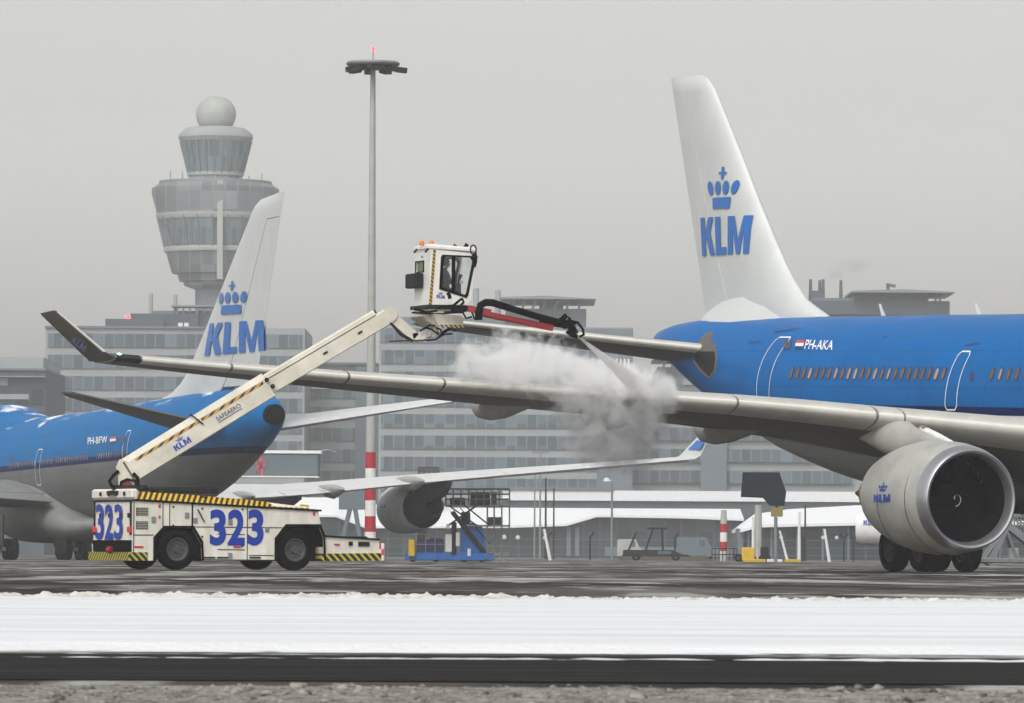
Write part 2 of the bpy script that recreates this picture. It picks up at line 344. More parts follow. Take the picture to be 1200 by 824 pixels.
# ------------------------------------------------------------------ aircraft kit
class Plane:
    def __init__(s, X0, Y0, deg, stations, name, label, cat='aircraft'):
        t = R(deg); s.X0, s.Y0 = X0, Y0; s.h = (math.sin(t), -math.cos(t)); s.sv = (-math.cos(t), -math.sin(t)); s.st = stations
        s.root = empty(name, label, cat, loc=(X0, Y0, 0), rz=R(90) + t)
    def byS(s, px, py, S):
        ru, rv = ray(px, py)
        a = (s.X0 + S * s.sv[0] - ru * (s.Y0 + S * s.sv[1])) / (s.h[0] - ru * s.h[1]); Y = s.Y0 - a * s.h[1] + S * s.sv[1]
        return Vector((a, S, HC + rv * Y))
    def prof(s, a):
        st = s.st
        if a <= st[0][0]: return st[0][1:]
        for p, q in zip(st, st[1:]):
            if p[0] <= a <= q[0]:
                t = (a - p[0]) / (q[0] - p[0]); return tuple(p[i] * (1 - t) + q[i] * t for i in (1, 2, 3))
        return st[-1][1:]
    def surf(s, a, z):
        T, B, hw = s.prof(a); zc = (T + B) / 2; h = (T - B) / 2; return hw * math.sqrt(max(0, 1 - ((z - zc) / h) ** 2))
    def on(s, px, py, side=1, off=.015):       # photograph point -> point on the fuselage skin
        S = 2.5
        for _ in range(25): q = s.byS(px, py, side * S); S = .5 * S + .5 * s.surf(q.x, q.z)
        return Vector((q.x, side * (S + off), q.z))
    def skin(s, a, z, side=1, off=.015): return Vector((a, side * (s.surf(a, z) + off), z))
    def decal(s, name, vf, corners, m, parent, side=1, off=.018):  # corners: (a,z) bl br tr tl
        f = quadmap(*[(c[0], 0, c[1]) for c in corners])
        return put(MB(), vf, lambda u, v: s.skin(f(u, v).x, f(u, v).z, side, off)).build(name, m, parent)
    def fuselage(s, m, n=72):
        st = s.st; A = []
        for p, q in zip(st, st[1:]):
            k = max(1, int((q[0] - p[0]) / 1.0)); A += [p[0] + (q[0] - p[0]) * i / k for i in range(k)]
        A.append(st[-1][0]); rings = []
        def sm(a):                        # light smoothing of the station profile
            d = .9; lo, hi = st[0][0], st[-1][0]; ws = ((-1, .25), (0, .5), (1, .25))
            if a - lo < 1.5 or hi - a < 1.2: return s.prof(a)
            return tuple(sum(w_ * s.prof(min(hi, max(lo, a + d * k)))[i] for k, w_ in ws) for i in range(3))
        for a in A:
            T, B, hw = sm(a); zc = (T + B) / 2; h = (T - B) / 2
            rings.append([(a, hw * math.cos(2 * math.pi * k / n), zc + h * math.sin(2 * math.pi * k / n)) for k in range(n)])
        return MB().loft(rings, cap=True).build('fuselage', m, s.root, smooth=True)
def foil(x):          # half thickness of a symmetric section, x in 0..1, max = 1
    return (2.969 * math.sqrt(x) - 1.26 * x - 3.516 * x * x + 2.843 * x ** 3 - 1.015 * x ** 4) / 1.0
def lifting(mb, secs, nrm, f0=0.0, f1=1.0, grow=0.0, n=12):
    """secs: (LE, TE, thickness); nrm: thickness direction; f0..f1: part of the chord"""
    rings = []
    for LE, TE, t in secs:
        LE, TE = Vector(LE), Vector(TE); N = Vector(nrm); c = TE - LE
        xs = [f0 + (f1 - f0) * (.5 - .5 * math.cos(math.pi * k / n)) for k in range(n + 1)]
        if f0 == 0: xs = [f0 + (f1 - f0) * (k / n) ** 1.8 for k in range(n + 1)]
        up = [LE + c * x + N * (t * .5 * foil(x) + grow) for x in xs]; dn = [LE + c * x - N * (t * .5 * foil(x) * .92 + grow) for x in xs]
        rings.append(up + dn[::-1][0 if f1 < .999 else 0:])
    return mb.loft(rings, cap=True)
def interp(tab, s):
    if s <= tab[0][0]: return tab[0][1]
    for p, q in zip(tab, tab[1:]):
        if p[0] <= s <= q[0]: return p[1] + (q[1] - p[1]) * (s - p[0]) / (q[0] - p[0])
    return tab[-1][1]
def wheel(parent, c, r, wd, axis=(0, 1, 0), rm='rim', name='wheel'):
    c = Vector(c); ax = Vector(axis).normalized(); h = wd / 2
    prof = [(-h * .8, r * .58), (-h, r * .66), (-h, r * .84), (-h * .86, r * .95), (-h * .5, r), (h * .5, r), (h * .86, r * .95), (h, r * .84), (h, r * .66), (h * .8, r * .58)]
    t = MB().lathe(prof + [prof[0]], c, ax, 36).build(name, M['black'], parent, smooth=True)
    mb = MB(); mb.lathe([(-h * .75, r * .60), (-h * .78, r * .52), (-h * .45, r * .46), (-h * .35, r * .2), (-h * .7, r * .16), (-h * .7, .01)], c, ax, 28)
    mb.lathe([(h * .75, r * .60), (h * .78, r * .52), (h * .45, r * .46), (h * .35, r * .2), (h * .7, r * .16), (h * .7, .01)], c, ax, 28)
    u = ax.cross(Vector((0, 0, 1))).normalized(); v = ax.cross(u)
    for k in range(8):
        d = u * math.cos(k * math.pi / 4) + v * math.sin(k * math.pi / 4)
        for sg in (-1, 1): mb.tube([c + d * r * .33 + ax * sg * h * .35, c + d * r * .33 + ax * sg * h * .62], r * .05, 6)
    mb.build('rim', M[rm], t, smooth=True)
    return t
# ================================================================== SETTING: ground
def ground_mat(name, base, streaks, rough0, rough1):
    m = bpy.data.materials.new(name); m.use_nodes = True; n = m.node_tree; b = n.nodes['Principled BSDF']
    tc = n.nodes.new('ShaderNodeTexCoord'); cur = None
    rgb = n.nodes.new('ShaderNodeRGB'); rgb.outputs[0].default_value = (*base, 1); cur = rgb.outputs[0]
    first = None
    for (sx, sy, lo, hi, col, amt) in streaks:
        mp = n.nodes.new('ShaderNodeMapping'); mp.inputs['Scale'].default_value = (sx, sy, 1); n.links.new(tc.outputs['Object'], mp.inputs[0])
        mp.inputs['Location'].default_value = (random.random() * 50, random.random() * 50, 0)
        nz = n.nodes.new('ShaderNodeTexNoise'); nz.inputs['Scale'].default_value = 1; nz.inputs['Detail'].default_value = 7; nz.inputs['Roughness'].default_value = .62; n.links.new(mp.outputs[0], nz.inputs[0])
        mr = n.nodes.new('ShaderNodeMapRange'); mr.inputs[1].default_value = lo; mr.inputs[2].default_value = hi; mr.inputs[4].default_value = amt; n.links.new(nz.outputs[0], mr.inputs[0])
        mx = n.nodes.new('ShaderNodeMix'); mx.data_type = 'RGBA'; n.links.new(mr.outputs[0], mx.inputs[0]); n.links.new(cur, mx.inputs[6]); mx.inputs[7].default_value = (*col, 1); cur = mx.outputs[2]
        if first is None: first = nz.outputs[0]
    n.links.new(cur, b.inputs['Base Color'])
    r = n.nodes.new('ShaderNodeMapRange'); r.inputs[1].default_value = .35; r.inputs[2].default_value = .65; r.inputs[3].default_value = rough0; r.inputs[4].default_value = rough1
    n.links.new(first, r.inputs[0]); n.links.new(r.outputs[0], b.inputs['Roughness'])
    nb = n.nodes.new('ShaderNodeTexNoise'); nb.inputs['Scale'].default_value = 12; nb.inputs['Detail'].default_value = 5; n.links.new(tc.outputs['Object'], nb.inputs[0])
    bp = n.nodes.new('ShaderNodeBump'); bp.inputs['Strength'].default_value = .25; bp.inputs['Distance'].default_value = .03; n.links.new(nb.outputs[0], bp.inputs['Height']); n.links.new(bp.outputs[0], b.inputs['Normal'])
    b.inputs['Specular IOR Level'].default_value = .05
    return m
apron_m = ground_mat('wet_apron', (.050, .040, .032), [(.12, .030, .47, .53, (.011, .008, .006), .95), (.30, .045, .52, .57, (.42, .42, .40), .85), (.45, .10, .54, .59, (.38, .38, .36), .75), (.20, .07, .50, .56, (.018, .013, .010), .85), (.6, .35, .55, .62, (.010, .007, .006), .8), (.10, .06, .56, .62, (.12, .075, .045), .55), (.8, .5, .62, .68, (.34, .33, .31), .7)], .35, .75)
road_m = ground_mat('service_road', (.011, .0105, .010), [(.4, 3, .4, .7, (.022, .020, .017), .8), (3, 12, .6, .8, (.012, .012, .012), .7)], .6, .85)
MB().add([(-1200, -12, 0), (1200, -12, 0), (1200, 2400, 0), (-1200, 2400, 0)], [(0, 1, 2, 3)]).build('apron', apron_m)['kind'] = 'structure'
MB().add([(-150, 21.0, .004), (150, 21.0, .004), (150, 26.4, .004), (-150, 26.4, .004)], [(0, 1, 2, 3)]).build('road', road_m)['kind'] = 'structure'

def snow_mat(name, col, dirt, amt, sc_=6.0, sx=.5):
    m = bpy.data.materials.new(name); m.use_nodes = True; n = m.node_tree; b = n.nodes['Principled BSDF']; b.inputs['Roughness'].default_value = .95; b.inputs['Specular IOR Level'].default_value = .2
    tc = n.nodes.new('ShaderNodeTexCoord'); mp = n.nodes.new('ShaderNodeMapping'); mp.inputs['Scale'].default_value = (sx, 1, 1); n.links.new(tc.outputs['Object'], mp.inputs[0])
    nz = n.nodes.new('ShaderNodeTexNoise'); nz.inputs['Scale'].default_value = sc_; nz.inputs['Detail'].default_value = 8; nz.inputs['Roughness'].default_value = .7; n.links.new(mp.outputs[0], nz.inputs[0])
    mr = n.nodes.new('ShaderNodeMapRange'); mr.inputs[1].default_value = .45; mr.inputs[2].default_value = .62; mr.inputs[4].default_value = amt; n.links.new(nz.outputs[0], mr.inputs[0])
    mx = n.nodes.new('ShaderNodeMix'); mx.data_type = 'RGBA'; mx.inputs[6].default_value = (*col, 1); mx.inputs[7].default_value = (*dirt, 1); n.links.new(mr.outputs[0], mx.inputs[0]); n.links.new(mx.outputs[2], b.inputs['Base Color'])
    nb = n.nodes.new('ShaderNodeTexNoise'); nb.inputs['Scale'].default_value = 25; nb.inputs['Detail'].default_value = 6; n.links.new(tc.outputs['Object'], nb.inputs[0])
    bp = n.nodes.new('ShaderNodeBump'); bp.inputs['Strength'].default_value = .5; bp.inputs['Distance'].default_value = .02; n.links.new(nb.outputs[0], bp.inputs['Height']); n.links.new(bp.outputs[0], b.inputs['Normal'])
    return m
def heightgrid(x0, x1, nx, y0, y1, ny, fn):
    vs = []; fs = []
    for j in range(ny + 1):
        for i in range(nx + 1):
            x = x0 + (x1 - x0) * i / nx; y = y0 + (y1 - y0) * j / ny; vs.append((x, y, fn(x, y)))
    for j in range(ny):
        for i in range(nx):
            a = j * (nx + 1) + i; fs.append((a, a + 1, a + nx + 2, a + nx + 1))
    return MB().add(vs, fs)
def nz3(x, y, z=0): return noise.noise(Vector((x, y, z)))
snow_clean = snow_mat('clean_snow', (.74, .755, .77), (.58, .60, .615), .75, .8, .12)
snow_rough = snow_mat('ploughed_snow', (.70, .69, .67), (.36, .31, .25), .55, 3.0)
snow_dirty = snow_mat('dirty_snow', (.30, .285, .25), (.035, .030, .024), .95, 14.0)
# clean snow field between the road and the apron
def fh(x, y):
    e = min(1, max(0, (y - 27.5 - .12 * nz3(x * .5, 1)) / .12)); e2 = min(1, max(0, (55.6 - y) / .4))
    return -.012 + .052 * min(e, e2) + .006 * nz3(x * .12, y * .6) + .002 * nz3(x * 3, y * 3)
o = heightgrid(-14, 14, 280, 27.2, 56, 260, fh).build('snow_field', snow_clean, smooth=True, angle=180); o['kind'] = 'structure'
for sgn in (-1, 1):
    o = MB().add([(sgn * 14, 27.6, .036), (sgn * 150, 27.6, .036), (sgn * 150, 55.6, .036), (sgn * 14, 55.6, .036)], [(0, 1, 2, 3)]).build('snow_field', snow_clean); o['kind'] = 'structure'
# ploughed ridge on the far edge of the field
def rh(x, y):
    t = (y - 54.2) / 2.6; t = t - .10 * nz3(x * .4, 3.3); e = max(0, math.sin(math.pi * min(1, max(0, t)))) ** .7
    right = min(1, max(0, (x + .3) / 1.5))
    q = noise.noise(Vector((x * 5, y * 3.2, 0))) + .7 * noise.noise(Vector((x * 13, y * 7, 2))) + .45 * noise.noise(Vector((x * 30, y * 12, 5)))
    big = .5 + .5 * nz3(x * .8, y * .5, 8)
    return -.02 + e * (.060 + .030 * big + .044 * q - .014 * right)
heightgrid(-14, 14, 1150, 54.0, 57.0, 44, rh).build('snow_ridge', snow_rough, smooth=True, angle=180)['kind'] = 'structure'
def rh2(x, y):
    e = max(0, math.sin(math.pi * min(1, max(0, (y - 58.4 - .5 * nz3(x * .35, 9)) / 1.2)))); q = noise.noise(Vector((x * 4, y * 3, 3))) + .7 * noise.noise(Vector((x * 11, y * 6, 1)))
    return -.02 + e * (.012 + .042 * max(0, q) + .018 * nz3(x * .6, 2))
heightgrid(-1, 14, 520, 57.4, 60.6, 24, rh2).build('snow_clumps', snow_rough, smooth=True, angle=180)['kind'] = 'structure'
# thin frozen lines left between the field and the road
def th(x, y): return -.010 + .024 * (nz3(x * .10, y * 2.1, 4) + .5 * nz3(x * .6, y * 6, 1) + .25 * nz3(x * 6, y * 12, 1)) + .012 * max(0, 1 - abs(y - 25.62 - .10 * nz3(x * .2, 7)) / .09)
heightgrid(-6, 6, 900, 25.4, 27.3, 60, th).build('snow_streaks', snow_clean, smooth=True, angle=180)['kind'] = 'structure'
# dirty lumps of snow nearest the camera
def dh(x, y):
    e = min(1, max(0, (20.9 - y - .25 * nz3(x * 1.1, 4)) / .8))
    q = noise.noise(Vector((x * 3, y * 2.2, 0))) + .8 * noise.noise(Vector((x * 8, y * 5, 2))) + .6 * noise.noise(Vector((x * 19, y * 11, 5))) + .35 * noise.noise(Vector((x * 45, y * 24, 5)))
    f_ = noise.noise(Vector((x * 60, y * 34, 1))) + .7 * noise.noise(Vector((x * 120, y * 60, 3)))
    return -.012 + e * (.0145 + .0035 * q + .013 * max(0, q - .55) + .0035 * f_)
heightgrid(-3.2, 3.2, 900, 12.5, 21.2, 340, dh).build('dirty_snow', snow_dirty, smooth=True, angle=180)['kind'] = 'structure'
lm = MB()
for k in range(620):          # loose frozen lumps on the near verge
    x = random.uniform(-2.6, 2.6); y = random.triangular(16.8, 20.6, 19.3); s_ = random.uniform(.004, .011) * (2.0 if random.random() < .10 else 1)
    rings = []
    ph = random.random() * 9
    for j, (zz, rr) in enumerate(((-.3, .8), (.1, 1.15), (.55, .95), (.85, .45))):
        rings.append([(x + s_ * rr * math.cos(t) * (1 + .35 * math.sin(3 * t + ph + j)), y + s_ * rr * math.sin(t), max(0, dh(x, y)) + s_ * zz * (1 + .2 * math.sin(2 * t + ph))) for t in [2 * math.pi * q / 9 for q in range(9)]])
    lm.loft(rings, cap=True)
tag(lm.build('snow_lumps', snow_dirty, smooth=True, angle=60), 'small dirty frozen snow lumps scattered along the near verge', 'snow lumps', kind='stuff')

# ================================================================== WIDE-BODY JET (right)
A = Plane(28.66, 151.1, 21.87, [(0, 3.9, 3.6, .05), (1, 4.9, 2.9, .95), (2.5, 5.9, 2.2, 1.7), (5, 6.95, 1.75, 2.4), (8, 7.35, 1.65, 2.75), (10, 7.45, 1.68, 2.82), (34.75, 7.92, 2.28, 2.82), (42, 8.14, 2.48, 2.82), (44.5, 8.21, 2.72, 2.81), (46.7, 8.27, 3.06, 2.76), (50.4, 8.38, 3.78, 2.52), (53.5, 8.48, 4.66, 2.15), (57.7, 8.60, 5.95, 1.58), (61, 8.52, 7.08, .90), (62.4, 8.36, 7.42, .52), (62.9, 8.2, 7.6, .30)],
          'widebody_airliner', 'blue wide-body airliner on the right, nose towards the camera, wing being sprayed with de-icing fluid')
fus = A.fuselage(M['a330'])
MB().lathe([(0, .22), (.02, .20), (-.1, .16)], (62.9, 0, 7.9), (1, 0, 0), 20).build('exhaust_outlet', M['dark'], A.root, smooth=True)
# belly fairing
rg = []
for a, wd, zb in ((17, .6, 2.3), (18.5, 2.2, 1.95), (21, 3.0, 1.75), (25, 3.35, 1.65), (31, 3.35, 1.7), (35, 3.1, 1.85), (38.5, 2.3, 2.15), (41, .8, 2.6)):
    zt = 3.4
    rg.append([(a, wd * math.copysign(abs(math.cos(t)) ** .55, math.cos(t)), (zt + zb) / 2 + (zt - zb) / 2 * math.copysign(abs(math.sin(t)) ** .7, math.sin(t))) for t in [2 * math.pi * k / 36 for k in range(36)]])
MB().loft(rg, cap=True).build('belly_fairing', M['under'], A.root, smooth=True)
# fin and rudder
LEF = [(8.1, 49.9), (8.37, 49.04), (8.6, 49.75), (8.94, 50.72), (9.9, 52.08), (12.15, 54.3), (14.59, 56.49), (16.62, 58.43), (16.99, 59.05), (17.1, 59.6)]
LEF[0] = (8.1, 49.0)
def fin_secs(zs, tab, te0, te1, th0, th1, z0, z1, tilt=0):
    out = []
    for z in zs:
        k = (z - z0) / (z1 - z0); le = interp(tab, z); te = te0 + (te1 - te0) * k
        out.append(((le, 0, z), (te, 0, z + tilt * k), th0 + (th1 - th0) * k))
    return out
zsA = [8.05, 8.37, 8.55, 8.75, 8.95, 9.3, 9.7, 10.3, 11, 12, 13, 14, 15, 16, 16.5, 16.75, 16.92, 17.02, 17.1]
sA = fin_secs(zsA, LEF, 58.87, 62.12, .95, .34, 8.5, 17.1, .06)
sA = [(l, t, th if l[2] < 16.8 else th * max(.15, (17.12 - l[2]) / .32)) for l, t, th in sA]
fin = lifting(MB(), sA, (0, 1, 0), 0, .675, n=14).build('fin', M['finwhite'], A.root, smooth=True)
rud = lifting(MB(), sA, (0, 1, 0), .682, 1, n=8).build('rudder', M['finwhite'], A.root, smooth=True)
rg = []
for a, hw, zt in ((50.6, .05, 8.4), (51.6, .42, 8.85), (53, .62, 9.15), (55, .72, 9.3), (57, .62, 9.1), (58.3, .42, 8.85), (59.0, .2, 8.7)):
    zb = A.prof(a)[0] - .25
    rg.append([(a, hw * 1.25, zb), (a, hw * 1.12, zb + .2), (a, hw * .8, (zb + zt) / 2 + .05), (a, hw * .50, zt), (a, 0, zt), (a, -hw * .50, zt), (a, -hw * .8, (zb + zt) / 2 + .05), (a, -hw * 1.12, zb + .2), (a, -hw * 1.25, zb)])
MB().loft(rg, cap=True, close=True).build('fin_root_fairing', M['finwhite'], A.root, smooth=True, angle=50)
# logo on the fin, both sides
def fin_logo(P, secs, corners_l, corners_c, parent, side):
    def sfin(a, z):
        for p, q in zip(secs, secs[1:]):
            if p[0][2] <= z <= q[0][2]:
                k = (z - p[0][2]) / (q[0][2] - p[0][2] + 1e-9); le = p[0][0] * (1 - k) + q[0][0] * k; te = p[1][0] * (1 - k) + q[1][0] * k; th = p[2] * (1 - k) + q[2] * k
                return th * .5 * foil(min(.99, max(.01, (a - le) / (te - le))))
        return .1
    mb = MB()
    for vf, c in ((klm_letters(), corners_l), (crown(), corners_c)):
        q = quadmap(*c); vs, fs = vf
        # subdivide the polygons finely enough to follow the skin
        pts = [q(u, v) for u, v in vs]
        mb.add([(p.x, side * (sfin(p.x, p.z) + .035), p.z) for p in pts], fs)
    return mb.build('airline_logo', M['lblue'], parent)
for sd_ in (1, -1):
    S = .24
    fin_logo(A, sA, [A.byS(819, 300, S), A.byS(884, 297, .2), A.byS(888, 252, .08), A.byS(818, 255, S)], [A.byS(831, 245, S), A.byS(864, 243.5, S), A.byS(869, 194, S), A.byS(829, 196, S)], fin, sd_)
# cabin windows
wn = MB()
def win_vf():
    outer = [(.5 + .5 * math.copysign(abs(math.cos(t)) ** .7, math.cos(t)), .5 + .5 * math.copysign(abs(math.sin(t)) ** .8, math.sin(t))) for t in [2 * math.pi * k / 16 for k in range(16)]]
    return polys2d([outer])
WV = win_vf()
def cabin_window(P, a, z, side, wd=.25, ht=.36, fr=True):
    o = P.decal('window', WV, [(a + wd / 2 + .035, z - ht / 2 - .04), (a - wd / 2 - .035, z - ht / 2 - .04), (a - wd / 2 - .035, z + ht / 2 + .04), (a + wd / 2 + .035, z + ht / 2 + .04)], M['ndecal'], P.root, side, .008)
    k_ = .30 + .12 * random.random(); P.decal('pane', WV, [(a + wd * k_, z - ht / 2), (a - wd * k_, z - ht / 2), (a - wd * k_, z + ht * .46), (a + wd * k_, z + ht * .46)], M['cwin'] if random.random() < .7 else M['cwin2'], o, side, .016)
wA = [46.05 - .4855 * k for k in range(24)] + [31.55 - .56 * k for k in range(8)]
for a in wA: cabin_window(A, a, 5.12 + .0286 * (a - 34.75) + .92, 1)
for a in (48.7, 44, 40, 36): cabin_window(A, a, 5.12 + .0286 * (a - 34.75) + .92, -1)
# door outlines
def door(P, name, a0, a1, z0, z1, side, th=.045, zk=.0286):
    pts = []; c = .12
    def zz(a, z): return z + zk * (a - a0)
    path = [(a0, z0 + c), (a0, z1 - c), (a0 - c, z1), (a1 + c, z1), (a1, z1 - c), (a1, z0 + c), (a1 + c, z0), (a0 - c, z0)]
    loop = path + [path[0]]; mb = MB()
    for p, q in zip(loop, loop[1:]):
        k = 14; d = Vector((q[0] - p[0], q[1] - p[1])).normalized(); nn = Vector((-d.y, d.x)) * th / 2
        for i in range(k):
            s0, s1 = i / k, (i + 1) / k
            A0 = Vector(p).lerp(Vector(q), s0); A1 = Vector(p).lerp(Vector(q), s1)
            mb.add([P.skin(x, zz(x, y), side, .02) for x, y in ((A0 - nn), (A0 + nn), (A1 + nn), (A1 - nn))], [(0, 1, 2, 3)])
    return mb.build(name, M['wdecal'], P.root)
door(A, 'door', 48.85, 47.70, 5.5, 7.62, 1)
door(A, 'door', 34.42, 33.62, 4.93, 6.72, 1)
# registration, flags, small titles
def px_decal(P, name, vf, pxs, m, parent, side=1, off=.02):
    c = [P.on(*p, side) for p in pxs]
    return P.decal(name, vf, [(q.x, q.z) for q in c], m, parent, side, off)
SQ = ([(i / 6, j / 6) for j in range(7) for i in range(7)], [(j * 7 + i, j * 7 + i + 1, j * 7 + i + 8, j * 7 + i + 7) for j in range(6) for i in range(6)])
px_decal(A, 'registration', text_mesh('PH-AKA', .03), [(943, 409), (976, 410), (979, 399), (946, 398)], M['wdecal'], fus)
def band(v0, v1): return ([(u, v0 + v * (v1 - v0)) for u, v in SQ[0]], SQ[1])
fl = [(932, 409), (941.5, 409), (944, 398.5), (934.5, 398.5)]
px_decal(A, 'flag', band(0, .33), fl, M['ndecal'], fus); px_decal(A, 'flag', band(.33, .67), fl, M['wdecal'], fus); px_decal(A, 'flag', band(.67, 1), fl, M['rdecal'], fus)
eu = [(918.5, 409), (926.5, 409), (929.5, 398.5), (921.5, 398.5)]
f_ = px_decal(A, 'flag', SQ, eu, M['ndecal'], fus)
ring = polys2d([[(.5 + .30 * math.cos(t) + .05 * math.cos(s), .5 + .30 * math.sin(t) + .04 * math.sin(s)) for s in [2 * math.pi * j / 6 for j in range(6)]] for t in [2 * math.pi * k / 12 for k in range(12)]])
px_decal(A, 'star_ring', ring, eu, M['yellow'], fus, off=.026)
px_decal(A, 'small_title', text_mesh('City of', .0), [(876, 403.5), (892, 402.5), (893, 398.5), (877, 399.5)], M['ndecal'], fus)
px_decal(A, 'antenna_mark', SQ, [(908, 390), (938, 385), (938, 383.5), (908, 388.5)], M['ndecal'], fus)
px_decal(A, 'antenna_mark', SQ, [(1131, 405.4), (1149, 402.6), (1149, 401.4), (1131, 404.2)], M['ndecal'], fus)
px_decal(A, 'door_vent', WV, [(1136, 447), (1141, 447), (1143, 435), (1138, 435)], M['ndecal'], fus, off=.01)
for px in (1035, 1148):
    p = A.byS(px, 371, 0); MB().add([(p.x, -.02, p.z - .15), (p.x - .35, 0, p.z - .15), (p.x + .18, 0, p.z + .42), (p.x + .32, 0, p.z + .42), (p.x, .02, p.z - .15), (p.x + .3, .015, p.z + .42)], [(0, 1, 2, 3), (4, 1, 2, 5), (0, 3, 5, 4)]).build('blade_antenna', M['mwhite'], A.root)
# sealed plate round the tailplane root
for sd_ in (1, -1):
    for nm, pl, m_, of in (('tailplane_seal', [(817, 407), (822, 396), (832, 388), (836, 390), (839, 406), (841, 420), (838, 436), (832, 444), (822, 436), (813, 424)], 'rust', .012), ('tailplane_seal', [(818, 407), (823, 397), (832, 389.5), (834.5, 391), (837.3, 406), (839, 420), (836.5, 435), (831.5, 442), (823, 434), (815, 423)], 'tan', .022)):
        c = [A.on(*p, 1) for p in pl]; cen = sum(c, Vector()) / len(c); mb = MB()
        rings = [[A.skin(cen.x + (q.x - cen.x) * k, cen.z + (q.z - cen.z) * k, sd_, of) for q in c] for k in (1, .75, .5, .25, .01)]
        mb.loft(rings).build(nm, M[m_], A.root, smooth=True)
for sd_ in (1, -1):
    c = [A.on(*p, 1) for p in [(816.5, 412), (838.5, 412), (838.5, 421), (836.5, 434), (831.5, 441), (823, 433), (815.5, 423)]]; cen = sum(c, Vector()) / len(c); mb = MB()
    mb.loft([[A.skin(cen.x + (q.x - cen.x) * k, cen.z + (q.z - cen.z) * k, sd_, .032) for q in c] for k in (1, .66, .33, .01)]).build('seal_lower_half', M['dark'], A.root, smooth=True)  # darker lower half of the plate
# tailplanes
for sd_ in (1, -1):
    def tp(s): k = (s - 1.3) / 8.4; return ((55.0 + 5.35 * k, sd_ * s, 7.40 + 1.05 * k), (60.2 + 2.35 * k, sd_ * s, 7.22 + 1.12 * k), .56 - .34 * k)
    secs = [tp(s) for s in (.9, 3, 5, 7, 8.8, 9.4)] + [((60.75, sd_ * 9.65, 8.43), (62.6, sd_ * 9.65, 8.33), .06)]
    h_ = lifting(MB(), secs, (0, 0, 1), 0, .72).build('tailplane', M['wing'], A.root, smooth=True)
    lifting(MB(), secs, (0, 0, 1), 0, .05, grow=.012, n=6).build('leading_edge', M['slat'], h_, smooth=True)
    lifting(MB(), secs[:-1], (0, 0, 1), .73, 1).build('elevator', M['wing'], h_, smooth=True)
